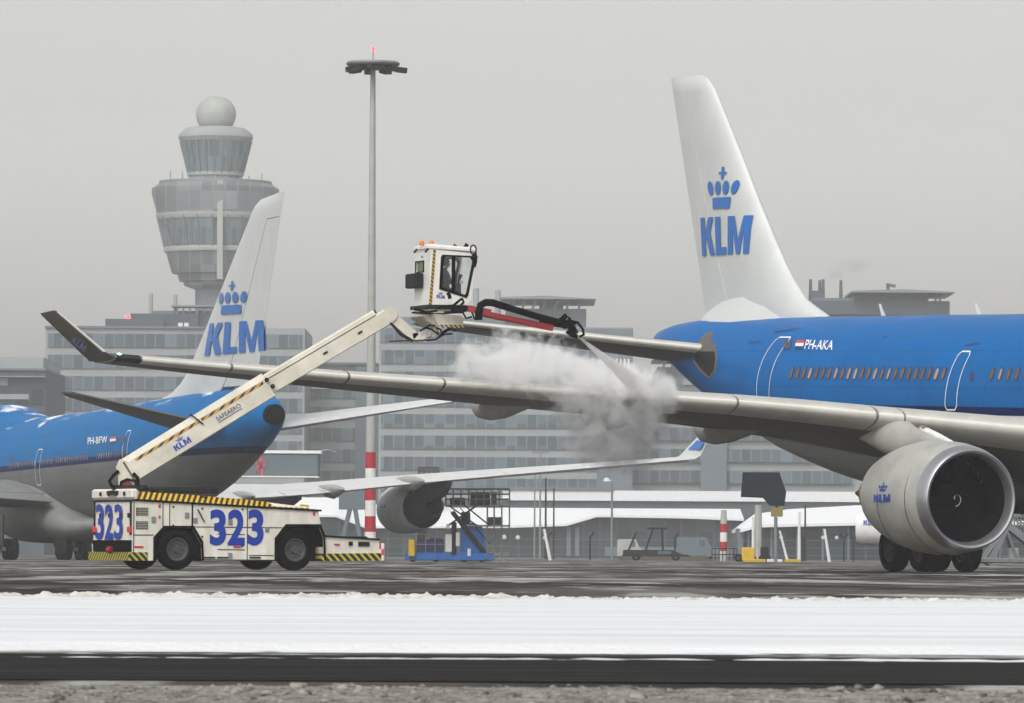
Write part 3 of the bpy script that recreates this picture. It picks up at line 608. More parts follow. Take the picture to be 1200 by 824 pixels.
# wings
LZ = [(0, 3.45), (3, 3.75), (6.38, 4.15), (8.44, 4.39), (10.52, 4.63), (12.6, 4.87), (15.12, 5.06), (17.66, 5.23), (20.62, 5.48), (22.98, 5.67), (26.42, 5.99), (28.9, 6.24)]
def wsecA(s, sd_):
    le = 18.2 + .613 * s; te = 31.2 + .06 * s if s < 9.4 else 31.76 + .345 * (s - 9.4)
    c = te - le; z = interp(LZ, s); inc = math.tan(R(4.6 - 3.0 * s / 29)); t = c * (.135 - .03 * min(1, s / 14))
    return ((le, sd_ * s, z - .10), (te, sd_ * s, z - .10 - c * inc), t)
SS = [2.0, 4, 6.4, 8.44, 9.4, 10.5, 12.6, 15.1, 17.7, 20.6, 23, 26.4, 28.2, 28.9]
for sd_ in (1, -1):
    secs = [wsecA(s, sd_) for s in SS]
    wg = lifting(MB(), secs, (0, 0, 1), 0, .78, n=16).build('wing', M['wing'], A.root, smooth=True)
    for s0, s1 in ((3.2, 9.22), (9.27, 9.88), (9.95, 13.3), (13.36, 20.55), (20.62, 22.95), (23.02, 25.9), (25.97, 28.2)):
        k = max(2, int((s1 - s0) / 1.5)); ss = [wsecA(s0 + (s1 - s0) * i / k, sd_) for i in range(k + 1)]
        lifting(MB(), ss, (0, 0, 1), 0, .11, grow=.022, n=12).build('slat', M['slat'], wg, smooth=True)
    for s0, s1 in ((3.2, 9.3), (9.4, 20.5), (20.6, 28.2)):
        k = max(2, int((s1 - s0) / 2)); ss = [wsecA(s0 + (s1 - s0) * i / k, sd_) for i in range(k + 1)]
        lifting(MB(), ss, (0, 0, 1), .79, 1, n=6).build('flap' if s0 < 20 else 'aileron', M['wing'], wg, smooth=True)
    # winglet
    wl = [((36.0, 28.9, 6.14), (38.4, 28.9, 6.08), .20), ((36.08, 29.0, 6.19), (38.2, 29.03, 6.15), .14), ((36.25, 29.1, 6.30), (38.2, 29.16, 6.25), .10), ((38.22, 29.93, 7.52), (39.7, 29.97, 7.46), .05), ((38.5, 29.96, 7.57), (39.75, 29.99, 7.52), .02)]
    wl = [((a[0], sd_ * a[1], a[2]), (b[0], sd_ * b[1], b[2]), t) for a, b, t in wl]
    g_ = MB(); rings = []
    for i, (LE, TE, t) in enumerate(wl):
        N = Vector((0, 0, 1)) if i == 0 else Vector((0, -sd_ * .88, .45)).normalized(); r_ = MB(); lifting(r_, [(LE, TE, t), (LE, TE, t)], N, 0, 1, n=10); rings.append(r_.v[:len(r_.v) // 2])
    g_.loft(rings, cap=True); wlet = g_.build('winglet', mat('winglet_face', (.075, .068, .052), .5, var=.2, vscale=2), A.root, smooth=True); lifting(MB(), [wl[2], wl[3]], Vector((0, -sd_ * .88, .45)).normalized(), 0, .05, grow=.014, n=5).build('leading_edge', M['slat'], wlet, smooth=True)
    q = quadmap(*[A.byS(*p, 29.40) for p in ((86, 401), (102, 412), (108, 402), (92, 392))])
    mb = MB(); put(mb, ([(u, v * .62) for u, v in klm_letters()[0]], klm_letters()[1]), lambda u, v: Vector((q(u, v).x, sd_ * (q(u, v).y + .10), q(u, v).z)))
    put(mb, ([(.2 + u * .6, .70 + v * .3) for u, v in crown()[0]], crown()[1]), lambda u, v: Vector((q(u, v).x, sd_ * (q(u, v).y + .10), q(u, v).z)))
    mb.build('airline_logo', M['ndecal'], wlet)
    MB().lathe([(-.08, .01), (-.04, .06), (.05, .09), (.2, .09)], (35.95, sd_ * 28.75, 6.17), (1, 0, 0), 12).build('navigation_light', M['greenlamp'] if sd_ > 0 else M['redlamp'], wg, smooth=True)
    # dark lamp bay ahead of the light
    lifting(MB(), [wsecA(28.25, sd_), wsecA(28.86, sd_)], (0, 0, 1), 0, .09, grow=.016, n=8).build('light_bay', M['dark'], wg, smooth=True)
    # flap track fairings
    for s in (11.35, 14.55, 17.65):
        le, te, t = wsecA(s, sd_); zf = te[2]; a1 = te[0] + 1.25; a0 = a1 - 5.4; rg = []
        for k, wd, up, dn in ((0, .04, 0, .06), (.12, .22, .1, .32), (.3, .30, .2, .46), (.55, .33, .22, .60), (.78, .33, .2, .60), (.93, .29, .14, .48), (.975, .22, .06, .34), (1, .10, -.02, .20)):
            a = a0 + (a1 - a0) * k; zc = zf + .10 + (1 - k) * .22
            rg.append([(a, sd_ * s + wd * math.cos(t_), zc + (up if math.sin(t_) > 0 else dn) * math.sin(t_)) for t_ in [2 * math.pi * j / 20 for j in range(20)]])
        MB().loft(rg, cap=True).build('flap_track_fairing', M['nac'], wg, smooth=True)
    # engine
    E0 = Vector((19.37, sd_ * 9.37, 2.05)); AX = (1, 0, .03)
    nac = MB().lathe([(.14, 1.33), (.18, 1.415), (.5, 1.50), (1.1, 1.575), (1.9, 1.61), (2.7, 1.58), (3.5, 1.47), (4.2, 1.32), (4.75, 1.16), (4.74, 1.10), (4.2, 1.15), (3.6, 1.18)], E0, AX, 72).build('nacelle', M['nac'], A.root, smooth=True)
    MB().lathe([(.34, 1.20), (.12, 1.235), (.02, 1.29), (0, 1.345), (.05, 1.395), (.16, 1.425), (.30, 1.458), (.42, 1.487)], E0, AX, 72).build('inlet_lip', M['lip'], nac, smooth=True)
    MB().lathe([(.33, 1.203), (.8, 1.19), (1.45, 1.22), (1.6, 1.22)], E0, AX, 60).build('inlet_duct', M['black'], nac, smooth=True)
    fb = MB()
    for k in range(34):
        t0 = 2 * math.pi * k / 34; ct = lambda r, t, x: E0 + Vector((x, r * math.cos(t), r * math.sin(t)))
        fb.add([ct(.36, t0, 1.35), ct(1.17, t0 + .10, 1.30), ct(1.17, t0 + .30, 1.48), ct(.36, t0 + .16, 1.55)], [(0, 1, 2, 3)])
    fan = fb.build('fan', M['black'], nac, smooth=False)
    MB().lathe([(1.7, 1.2), (1.71, .01)], E0, AX, 40).build('fan_backing', M['black'], nac)
    MB().lathe([(.85, .01), (.9, .08), (1.05, .20), (1.35, .36), (1.5, .37)], E0, AX, 40).build('spinner', M['black'], nac, smooth=True)
    sw = MB(); pts = []
    for k in range(22):
        t = k / 21 * 4.6; r = .08 + .11 * k / 21; pts.append(E0 + Vector((.90 + (r - .08) * 1.25 - .02, r * math.cos(t), r * math.sin(t))))
    sw.tube(pts, .012, 6).build('spinner_mark', M['wdecal'], nac)
    MB().lathe([(3.9, .98), (4.7, .88), (5.6, .66), (6.15, .56), (6.14, .50), (5.6, .5)], E0, AX, 48).build('core_cowl', M['rust'], nac, smooth=True)
    MB().lathe([(5.5, .40), (6.1, .40), (6.8, .24), (7.55, .02)], E0, AX, 32).build('exhaust_plug', M['dark'], nac, smooth=True)
    # pylon
    rg = []
    for a, zt, zb, wd in ((20.6, 3.66, 3.5, .03), (21.4, 3.80, 3.5, .10), (22.3, 3.96, 3.5, .16), (23.0, 4.12, 3.4, .26), (23.6, 4.30, 3.3, .42), (24.4, 4.32, 3.3, .44), (25.2, 4.25, 3.5, .36), (26.2, 4.15, 3.75, .2), (27.2, 4.1, 3.95, .04)):
        rg.append([(a, sd_ * 9.37 + wd * math.cos(t), (zt + zb) / 2 + (zt - zb) / 2 * math.sin(t)) for t in [2 * math.pi * j / 20 for j in range(20)]])
    MB().loft(rg, cap=True).build('pylon', M['nac'], A.root, smooth=True)
    MB().tube([(22.9, sd_ * 9.15, 4.02), (21.6, sd_ * 9.3, 3.80), (20.6, sd_ * 9.37, 3.66)], [.13, .12, .04], 10).build('pylon_strip', M['cowl'], A.root, smooth=True)
    MB().tube([(23.1, sd_ * 9.12, 4.05), (22.6, sd_ * 9.17, 3.975)], [.135, .137], 10).build('heat_stain', M['rust'], A.root, smooth=True)
    # small logo on the cowl
    def cowl(u, v, t0, w_, h_):
        x = 2.35 - (u - .5) * w_ * 1; th = t0 + (v - .5) * h_ / 1.6; r = 1.63
        return E0 + Vector((x, sd_ * r * math.cos(th), r * math.sin(th)))
    mb = MB(); put(mb, klm_letters(), lambda u, v: cowl(u if sd_ > 0 else 1 - u, v, .02, 1.05, .22)); put(mb, crown(), lambda u, v: cowl(u if sd_ > 0 else 1 - u, v, .22, .55, .24)); mb.build('airline_logo', M['tblue'], nac)
    for aa in (1.0, 2.75):
        rr = 1.575 if aa < 2 else 1.582
        MB().tube([E0 + Vector((aa, rr * math.cos(t), rr * math.sin(t))) for t in [2 * math.pi * k / 48 for k in range(49)]], .008, 4).build('cowl_seam', M['dark'], nac)
    # main gear
    gs = sd_ * 4.98
    def G(x, y, z): return (31.0 + x, gs + y, z)
    MB().tube([G(0, 0, .72), G(0, -sd_ * .05, 2.0), G(0, -sd_ * .1, 3.9)], [.17, .19, .22], 14).build('gear_strut', M['steel'], A.root, smooth=True)
    MB().tube([G(0, 0, 1.5), G(-1.1, -sd_ * 1.2, 3.6)], .08, 8).tube([G(0, 0, 1.6), G(1.4, 0, 3.5)], .08, 8).build('gear_brace', M['steel'], A.root, smooth=True)
    MB().bar(G(-1.0, 0, .70), G(1.0, 0, .70), .26, .24).tube([G(-1, -.7, .7), G(-1, .7, .7)], .09, 8).tube([G(1, -.7, .7), G(1, .7, .7)], .09, 8).build('bogie_beam', M['steel'], A.root)
    for dx in (-1, 1):
        for dy in (-.7, .7): wheel(A.root, G(dx, dy, .70), .70, .48, rm='drim')
    MB().box(G(-1.3, min(sd_ * .55, sd_ * .6), 2.2), G(1.3, max(sd_ * .55, sd_ * .6), 3.7)).build('gear_door', M['under'], A.root)
MB().tube([(6.7, 0, .53), (6.7, 0, 2.0)], .12, 10).build('gear_strut', M['steel'], A.root, smooth=True)
for dy in (-.36, .36): wheel(A.root, (6.7, dy, .53), .53, .3)

# ================================================================== JUMBO JET (left)
B = Plane(-34.6, 381.7, -161.55, [(0, 5.0, 4.7, .05), (1.5, 6.6, 3.4, 1.1), (4, 8.6, 2.5, 2.2), (8, 9.65, 2.0, 3.0), (12, 9.60, 1.85, 3.25), (16, 8.98, 1.85, 3.25), (20, 8.62, 1.87, 3.25), (35, 8.80, 1.97, 3.25), (44, 9.0, 2.1, 3.25), (47, 9.08, 2.3, 3.22), (50, 9.14, 2.62, 3.15), (56, 9.26, 3.70, 2.75), (60, 9.30, 4.60, 2.35), (64.5, 9.28, 5.66, 1.75), (68, 8.95, 6.52, 1.08), (69.6, 8.45, 7.0, .62), (69.95, 8.2, 7.25, .42)],
          'jumbo_airliner', 'blue and grey jumbo airliner on the left with snow on its roof')
fb_ = B.fuselage(M['b747'])
MB().lathe([(-.25, .62), (.10, .52), (.12, .46), (.08, .42), (.07, .01)], (69.9, 0, 7.75), (1, 0, .0), 24).build('exhaust_outlet', M['black'], B.root, smooth=True)
rg = []
for a, wd, zb, zt in ((14, .5, 2.0, 3.2), (17, 2.6, 1.4, 4.0), (22, 3.6, 1.0, 5.0), (28, 3.75, .95, 5.0), (31, 3.75, .95, 4.5), (35, 3.65, 1.05, 3.2), (38, 3.3, 1.25, 2.5), (42, 2.6, 1.6, 2.5), (46, .8, 2.1, 2.5)):
    rg.append([(a, wd * math.copysign(abs(math.cos(t)) ** .6, math.cos(t)), (zt + zb) / 2 + (zt - zb) / 2 * math.copysign(abs(math.sin(t)) ** .75, math.sin(t))) for t in [2 * math.pi * k / 36 for k in range(36)]])
MB().loft(rg, cap=True).build('belly_fairing', mat('fairing_grey', (.24, .245, .24), .5, var=.2, vscale=.8), B.root, smooth=True)
LEB = [(8.9, 46.5), (9.15, 47.6), (9.38, 49.4), (9.9, 51.4), (10.6, 53.1), (18.6, 65.2), (19.1, 66.0), (19.3, 66.8)]
zsB = [8.9, 9.15, 9.38, 9.6, 9.9, 10.3, 10.8, 12, 13.5, 15, 16.5, 17.7, 18.2, 18.7, 19.0, 19.2, 19.3]
sB = fin_secs(zsB, LEB, 66.1, 71.3, 1.15, .45, 9.3, 19.3, .25)
sB = [(l, t, th if l[2] < 18.9 else th * max(.15, (19.32 - l[2]) / .42)) for l, t, th in sB]
finB = lifting(MB(), sB, (0, 1, 0), 0, .67, n=14).build('fin', M['finwhite'], B.root, smooth=True)
zr_ = [9.45, 9.8, 10.5, 12, 14, 16, 17.3, 18.0]; rB = fin_secs(zr_, LEB, 66.1, 71.3, 1.15, .45, 9.3, 19.3, .25)
lifting(MB(), rB, (0, 1, 0), .678, 1, n=8).build('rudder', M['finwhite'], B.root, smooth=True)
zr_ = [18.04, 18.4, 18.8]; rT = fin_secs(zr_, LEB, 66.1, 71.3, 1.15, .45, 9.3, 19.3, .25) + [q for q in sB if q[0][2] > 18.9]
lifting(MB(), rT, (0, 1, 0), .672, 1, n=8).build('fin_tip', M['finwhite'], B.root, smooth=True)
for sd_ in (-1, 1):
    S = -.35
    fin_logo(B, sB, [B.byS(243, 417, S), B.byS(303, 411, S), B.byS(302, 375, S), B.byS(247, 379, S)][::1], [B.byS(255, 369, S), B.byS(287, 367, S), B.byS(288, 328, S), B.byS(257, 330, S)], finB, sd_)
winggrey = mat('frosted_wing', (.66, .67, .67), .6, var=.12, vscale=1.5)
for sd_ in (-1, 1):
    def tq(s): k = (s - 1.8) / 9.2; return ((57.2 + 9.9 * k, sd_ * s, 7.35 + 1.5 * k), (65.6 + 4.3 * k, sd_ * s, 7.20 + 1.58 * k), .85 - .55 * k)
    secs = [tq(s) for s in (1.2, 3, 6, 9, 10.7)] + [((67.5, sd_ * 11.05, 8.86), (69.8, sd_ * 11.05, 8.78), .08)]
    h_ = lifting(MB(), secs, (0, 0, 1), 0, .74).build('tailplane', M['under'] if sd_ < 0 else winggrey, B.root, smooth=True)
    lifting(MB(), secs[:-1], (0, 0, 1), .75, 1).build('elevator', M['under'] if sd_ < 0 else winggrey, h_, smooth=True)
def wsecB(s, sd_):
    le = 16.9 + .885 * s; te = 34.3 + .20 * s if s < 12 else 36.7 + .62 * (s - 12)
    c = te - le; zte = interp([(2, 3.30), (9, 3.72), (12, 3.95), (16, 4.45), (21, 5.0), (26, 5.5), (31.6, 6.05)], s); inc = math.tan(R(3.2 - 3.4 * s / 31)); t = c * (.12 - .035 * min(1, s / 14))
    return ((le, sd_ * s, zte + c * inc), (te, sd_ * s, zte), t)
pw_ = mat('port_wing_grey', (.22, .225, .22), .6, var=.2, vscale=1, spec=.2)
for sd_ in (1, -1):
    ss = [2.5, 5, 8.5, 12, 14, 17, 21, 24, 27, 30, 31.4]
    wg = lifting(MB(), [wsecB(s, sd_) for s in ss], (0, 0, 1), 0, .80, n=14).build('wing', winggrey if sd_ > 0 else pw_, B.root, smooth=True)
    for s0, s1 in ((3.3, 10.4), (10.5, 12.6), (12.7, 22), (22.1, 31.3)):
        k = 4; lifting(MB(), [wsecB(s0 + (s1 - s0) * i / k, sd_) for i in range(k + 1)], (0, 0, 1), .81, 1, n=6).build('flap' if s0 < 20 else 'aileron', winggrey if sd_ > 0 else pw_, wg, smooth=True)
    l, t, th = wsecB(31.4, sd_)
    wl = [((l[0] + .2, sd_ * 31.4, l[2]), (t[0], sd_ * 31.4, t[2]), .3), ((l[0] + .7, sd_ * 31.7, l[2] + .25), (t[0] + .15, sd_ * 31.7, t[2] + .2), .2), ((l[0] + 3.0, sd_ * 32.25, 7.65), (l[0] + 4.6, sd_ * 32.25, 7.65), .07)]
    g_ = MB(); rings = []
    for i, (LE, TE, t_) in enumerate(wl):
        N = Vector((0, 0, 1)) if i == 0 else Vector((0, -sd_, .3)).normalized(); r_ = MB(); lifting(r_, [(LE, TE, t_), (LE, TE, t_)], N, 0, 1, n=8); rings.append(r_.v[:len(r_.v) // 2])
    wlet = g_.loft(rings, cap=True).build('winglet', M['finwhite'], B.root, smooth=True)
    y_ = sd_ * 31.72
    c0 = Vector(wl[1][0]); c1 = Vector(wl[1][1]); c2 = Vector(wl[2][0]); c3 = Vector(wl[2][1])
    q = lambda u, v: (c0.lerp(c1, u)).lerp(c2.lerp(c3, u), v)
    MB().add([q(u, v) + Vector((0, -sd_ * .15, 0)) for u, v in ((.25, .25), (.95, .25), (.95, .62), (.35, .62))], [(0, 1, 2, 3)]).build('winglet_band', M['lblue'], wlet)
    for s in (8.2, 13.2, 17.3):
        te = wsecB(s, sd_)[1]; a1 = te[0] + 1.5; a0 = a1 - 5.6; rg = []
        for k, wd, up, dn in ((0, .04, 0, .06), (.15, .25, .1, .35), (.4, .36, .2, .58), (.62, .36, .22, .64), (.85, .28, .12, .34), (1, .05, .0, .05)):
            a = a0 + (a1 - a0) * k; zc = te[2] + .12 + (1 - k) * .2
            rg.append([(a, sd_ * s + wd * math.cos(t_), zc + (up if math.sin(t_) > 0 else dn) * math.sin(t_)) for t_ in [2 * math.pi * j / 18 for j in range(18)]])
        MB().loft(rg, cap=True).build('flap_track_fairing', M['nac'], wg, smooth=True)
    for s, a0, z0 in ((19.0, 30.8, 3.12), (11.2, 23.4, 2.5)):
        E0 = Vector((a0, sd_ * s, z0)); AX = (1, 0, .02)
        nac = MB().lathe([(0.3, 1.1), (0, 1.28), (.2, 1.38), (.8, 1.48), (2.0, 1.50), (3.2, 1.45), (4.3, 1.34), (5.0, 1.25), (4.98, 1.20), (4.0, 1.15), (3.2, 1.1)], E0, AX, 56).build('nacelle', M['cowl'], B.root, smooth=True)
        MB().lathe([(3.3, 1.1), (3.35, .8), (4.2, .95), (5.2, .90), (6.5, .74), (7.3, .60), (7.28, .52), (6.5, .45)], E0, AX, 40).build('core_cowl', M['dark'], nac, smooth=True)
        MB().lathe([(6.0, .36), (7.2, .34), (8.2, .03)], E0, AX, 28).build('exhaust_plug', M['dark'], nac, smooth=True)
        MB().lathe([(.6, 1.1), (.61, .01)], E0, AX, 28).build('fan', M['dark'], nac)
        MB().lathe([(5.005, 1.235), (4.99, 1.19), (4.0, 1.14), (3.3, 1.09)], E0, AX, 48).build('nozzle_duct', M['black'], nac, smooth=True)
        l, t, th = wsecB(s, sd_); rg = []
        for k, zt, zb, wd in ((0, z0 + 1.5, z0 + 1.35, .1), (.2, z0 + 1.8, z0 + 1.1, .3), (.42, t[2] + .2, z0 + .7, .33), (.72, t[2] + .05, z0 + .55, .3), (.88, t[2], z0 + .9, .22), (1, t[2] - .02, t[2] - .25, .1)):
            a = a0 + .9 + (t[0] + .1 - a0 - .9) * k; rg.append([(a, sd_ * s - wd, zb), (a, sd_ * s + wd, zb), (a, sd_ * s + wd, zt), (a, sd_ * s - wd, zt)])
        MB().loft(rg, cap=True).build('pylon', M['dark'], B.root)
        def cw(u, v, t0, w_, h_):
            th_ = t0 + (v - .5) * h_ / 1.5; x = 1.9 - (u - .5) * w_
            return E0 + Vector((x, -sd_ * 1.50 * math.cos(th_), 1.50 * math.sin(th_)))
        mb = MB(); put(mb, klm_letters(), lambda u, v: cw(1 - u if sd_ > 0 else u, v, .12, .9, .22)); put(mb, crown(), lambda u, v: cw(u, v, .32, .5, .2)); mb.build('airline_logo', M['tblue'], nac)
    for gx, gy in ((31.4, sd_ * 5.5), (34.4, sd_ * 1.9)):
        def G(x, y, z): return (gx + x, gy + y, z)
        MB().tube([G(0, 0, .62), G(0, 0, 2.6)], [.16, .2], 12).build('gear_strut', M['steel'], B.root, smooth=True)
        MB().tube([G(0, 0, 1.2), G(0, sd_ * 1.2, 2.9)], .09, 8).tube([G(0, 0, 1.1), G(-1.6, 0, 2.6)], .09, 8).build('gear_brace', M['steel'], B.root, smooth=True)
        MB().bar(G(-.75, 0, .62), G(.75, 0, .62), .22, .22).build('bogie_beam', M['steel'], B.root)
        for dx in (-.75, .75):
            for dy in (-.56, .56): wheel(B.root, G(dx, dy, .62), .62, .46, rm='drim')
        MB().box(G(-1.7, -.25, .9), G(-1.2, .25, 2.3)).build('gear_fairing', M['dark'], B.root)
        MB().box(G(-1.5, min(sd_ * .75, sd_ * .8), .75), G(1.5, max(sd_ * .75, sd_ * .80), 2.4)).build('gear_door', M['dark'], B.root)  # near-black door; gear bay shadow is put into its colour
def zc7(a, z): return z + .013 * (a - 34)
for k in range(52):
    a = 50.6 - .52 * k
    if abs(a - 43.9) < .7 or abs(a - 34.9) < 0.2 or abs(a - 31.1) < .75: continue
    cabin_window(B, a, zc7(a, 5.78), -1, .22, .33)
door(B, 'door', 31.6, 30.5, 4.4, 6.5, -1, .05, .013)
door(B, 'door', 51.0, 50.2, 5.35, 7.25, -1, .05, .013)
px_decal(B, 'registration', text_mesh('PH-BFW', .03), [(104, 521), (127, 519), (127, 511), (104, 513)], M['wdecal'], fb_, -1, .04)
fl = [(130, 520), (137, 519.4), (137, 511.6), (130, 512.2)]
px_decal(B, 'flag', band(0, .33), fl, M['ndecal'], fb_, -1, .03); px_decal(B, 'flag', band(.33, .67), fl, M['wdecal'], fb_, -1, .03); px_decal(B, 'flag', band(.67, 1), fl, M['rdecal'], fb_, -1, .03)
px_decal(B, 'flag', SQ, [(140.5, 520), (148, 519), (148, 511), (140.5, 512)], M['ndecal'], fb_, -1, .03)
# ================================================================== DE-ICING TRUCK
TX, TY, TA = W(158, 650, 158).x, 158.0, R(27)
tc_, ts_ = math.cos(TA), math.sin(TA)
TR = empty('deicing_truck', 'white de-icing truck numbered 323 with its boom and enclosed cab raised over the wing', 'truck', loc=(TX, TY, 0), rz=TA)
def tside(px, py, e=0.0):
    ru, rv = ray(px, py); x0 = TX - e * ts_; y0 = TY + e * tc_; L = (ru * y0 - x0) / (tc_ - ru * ts_)
    return Vector((L, e, HC + rv * (y0 + L * ts_)))
def tend(px, py, L=0.0):
    ru, rv = ray(px, py); x0 = TX + L * tc_; y0 = TY + L * ts_; e = (x0 - ru * y0) / (ts_ + ru * tc_)
    return Vector((L, e, HC + rv * (y0 + e * tc_)))
def sp(px, py): p = tside(px, py); return (p.x, p.z)
WID = 2.72
L1, L2 = sp(210, 650)[0], sp(348, 650)[0]; RW = .545
# body: side polygon with the two octagonal arches cut out, extruded across
arch1 = [sp(238, 657), sp(237, 637), sp(226, 618.5), sp(195, 618.5), sp(183, 632), sp(183, 657)]
arch2 = [sp(381, 657), sp(380, 630), sp(375, 616.5), sp(338, 616.5), sp(325, 633), sp(325, 657)]
body = [sp(158, 585), sp(158, 657), sp(174, 657)] + arch1[::-1] + arch2[::-1] + [sp(381, 640), sp(379.5, 627), sp(374, 598)]
MB().prism(body, lambda u, v, t: Vector((u, t, v)), 0, WID).build('body', M['swhite'], TR)
# dark chassis seen through the arches
MB().box((.25, .35, .30), (sp(379, 650)[0] - .05, WID - .35, 1.15)).build('chassis', M['black'], TR)
for ar in (arch1, arch2):
    us = [p[0] for p in ar]; rim_o = [(u + (.05 if u > sum(us) / 6 else -.05), v + (.05 if v > .5 else 0)) for u, v in ar]
    MB().prism(rim_o + ar[::-1], lambda u, v, t: Vector((u, t, v)), -.03, .0).build('arch_trim', M['black'], TR)
for ar in (arch1, arch2):
    cxa = sum(p[0] for p in ar) / len(ar); inn_ = [(cxa + (u - cxa) * .985, v - .012) for u, v in ar]; mb = MB()
    for p, q in zip(inn_, inn_[1:]): mb.add([(p[0], .004, p[1]), (q[0], .004, q[1]), (q[0], WID - .004, q[1]), (p[0], WID - .004, p[1])], [(0, 1, 2, 3)])
    mb.build('arch_liner', M['black'], TR)
# roof with chamfered striped edges
zs0, zs1 = sp(158, 585)[1], sp(374, 598)[1]; Lr = sp(374, 598)[0]
def sec(L, c, h): zl = zs0 + (zs1 - zs0) * L / Lr; return [(L, .0, zl), (L, c, zl + h), (L, WID - c, zl + h), (L, WID, zl)]
MB().loft([sec(.03, .16, .20), sec(1.5, .16, .20), sec(3.5, .15, .155), (sec(Lr - .02, .10, .05))], cap=True).build('roof', M['swhite'], TR)
ry = stripes('yellow_black_roof_edge', (.03, .022, .015), (.80, .50, .03), (1, .0, -.75), .165, .5)
for e0, e1 in ((0, .16), (WID, WID - .16)):
    v = []; 
    for L, h in ((.05, .20), (1.5, .20), (3.5, .155), (Lr - .25, .055)):
        zl = zs0 + (zs1 - zs0) * L / Lr; sg = 1 if e0 == 0 else -1; v.append([(L, e0 - sg * .012, zl + .012), (L, e1 - sg * .012, zl + h + .012)])
    mb = MB()
    for a, b in zip(v, v[1:]): mb.add([a[0], b[0], b[1], a[1]], [(0, 1, 2, 3)])
    mb.build('edge_stripes', ry, TR)
MB().bar((-.02, -.02, zs0 - .02), (Lr + .08, -.02, zs1 - .01), .045, .05).build('drip_rail', M['black'], TR)
# panel seams, handles and small fittings on the near side
seam = MB()
def sline(p, q, w_=.022): seam.bar(tside(*p) + Vector((0, -.004, 0)), tside(*q) + Vector((0, -.004, 0)), .012, w_, up=(0, 0, 1)) if abs(p[0] - q[0]) > abs(p[1] - q[1]) else seam.box(tside(*q) + Vector((-w_ / 2, -.008, 0)), tside(*p) + Vector((w_ / 2, .002, 0)))
for p, q in (((158, 656), (158, 586)), ((192, 617), (192, 589)), ((200, 617), (200, 589)), ((227, 618), (226, 590)), ((291, 656), (291, 594)), ((226, 617.5), (332, 618.5)), ((256, 626), (288, 626.5)), ((256, 644), (288, 644.5)), ((158, 627), (181, 627)), ((293, 651), (322, 651)), ((237, 656), (324, 656.5))): sline(p, q)
seam.build('panel_seams', M['dark'], TR)
def fit(px, py, w_, h_, m, name, d=.03):
    p = tside(px, py); MB().cbox((p.x - w_ / 2, -d, p.z - h_ / 2), (p.x + w_ / 2, .0, p.z + h_ / 2), min(w_, h_, d) * .25).build(name, m, TR)
for px, py, w_, h_ in ((181, 609, .13, .16), (220, 604, .12, .15), (230, 610, .12, .14), (271, 612, .12, .14), (314, 621, .12, .12), (271, 651, .12, .14), (204, 594, .05, .05), (204, 616, .05, .05), (238, 596, .05, .05), (285, 597, .05, .05), (238, 640, .07, .07), (285, 640, .05, .05), (238, 629, .05, .05)): fit(px, py, w_, h_, M['steel'] if w_ > .08 else M['dark'], 'latch' if w_ > .08 else 'bolt')
for px, py, w_, h_ in ((188, 593, .07, .09), (188, 606, .06, .07), (369, 602, .07, .10), (164, 641, .26, .05), (279, 641, .22, .05), (396, 638, .16, .04)): fit(px, py, w_, h_, M['rdecal'], 'side_marker', .02)
# fleet number
nb_ = MB()
for ch, x0, x1 in (('3', 247, 266), ('2', 268, 288), ('3', 291.5, 310)):
    put(nb_, text_mesh(ch, .085), quadmap(tside(x0, 639.5) + Vector((0, -.012, 0)), tside(x1, 639.5) + Vector((0, -.012, 0)), tside(x1, 597) + Vector((0, -.012, 0)), tside(x0, 597) + Vector((0, -.012, 0))))
nb_.build('fleet_number', M['tblue'], TR)
nb_ = MB()
for ch, x0, x1 in (('3', 114.5, 124), ('2', 125, 135), ('3', 136, 146)):
    o_ = Vector((-.03, 0, 0)); put(nb_, text_mesh(ch, .05), quadmap(tend(x0, 632.5) + o_, tend(x1, 632.5) + o_, tend(x1, 591) + o_, tend(x0, 591) + o_))
nb_.build('fleet_number', M['tblue'], TR)
# end face: frame, head, grille, bumper
E = WID; mb = MB()
mb.cbox((-.07, .0, 1.87), (.14, E, 2.14), .045).build('head_fairing', M['swhite'], TR, smooth=False)
MB().box((-.05, .12, .92), (-.012, .16, 1.8)).box((-.05, E - .16, .92), (-.012, E - .12, 1.8)).box((-.03, .05, 1.80), (.0, E - .05, 1.85)).build('end_frame', M['dark'], TR)
MB().box((-.06, .12, .47), (-.002, E - .12, .78)).build('grille', M['black'], TR)
cs = stripes('yellow_black_bumper', (.02, .02, .02), (.62, .55, .04), (0, 1, 1.0), .16, .55)
MB().box((-.14, -.005, .24), (.0, E, .46)).build('bumper', cs, TR)
cs2 = stripes('yellow_black_skirt', (.02, .02, .02), (.62, .55, .04), (1, 0, 1.0), .19, .6)
MB().box((-.12, -.03, .24), (sp(174, 650)[0], -.006, .46)).build('skirt_stripes', cs2, TR)
for e_ in (.45, 1.0, 1.5, 2.05): MB().lathe([(0, .055), (-.03, .06), (-.035, .01)], (-.075, e_, 2.01), (1, 0, 0), 12).build('work_lamp', M['dark'], TR, smooth=True)
for e_ in (.18, E - .18): MB().cbox((-.09, e_ - .09, .98), (-.01, e_ + .09, 1.14), .02).build('tail_lamp', M['rdecal'], TR)
MB().lathe([(0, .09), (-.1, .10), (-.16, .04), (-.16, .01)], (-.14, 1.15, .52), (1, 0, 0), 14).build('tow_hitch', M['red'], TR, smooth=True)
for e_ in (.3, .85, 1.6, 2.2): MB().cbox((-.045, e_ - .05, 1.38), (-.005, e_ + .05, 1.5), .01).build('latch', M['dark'], TR)
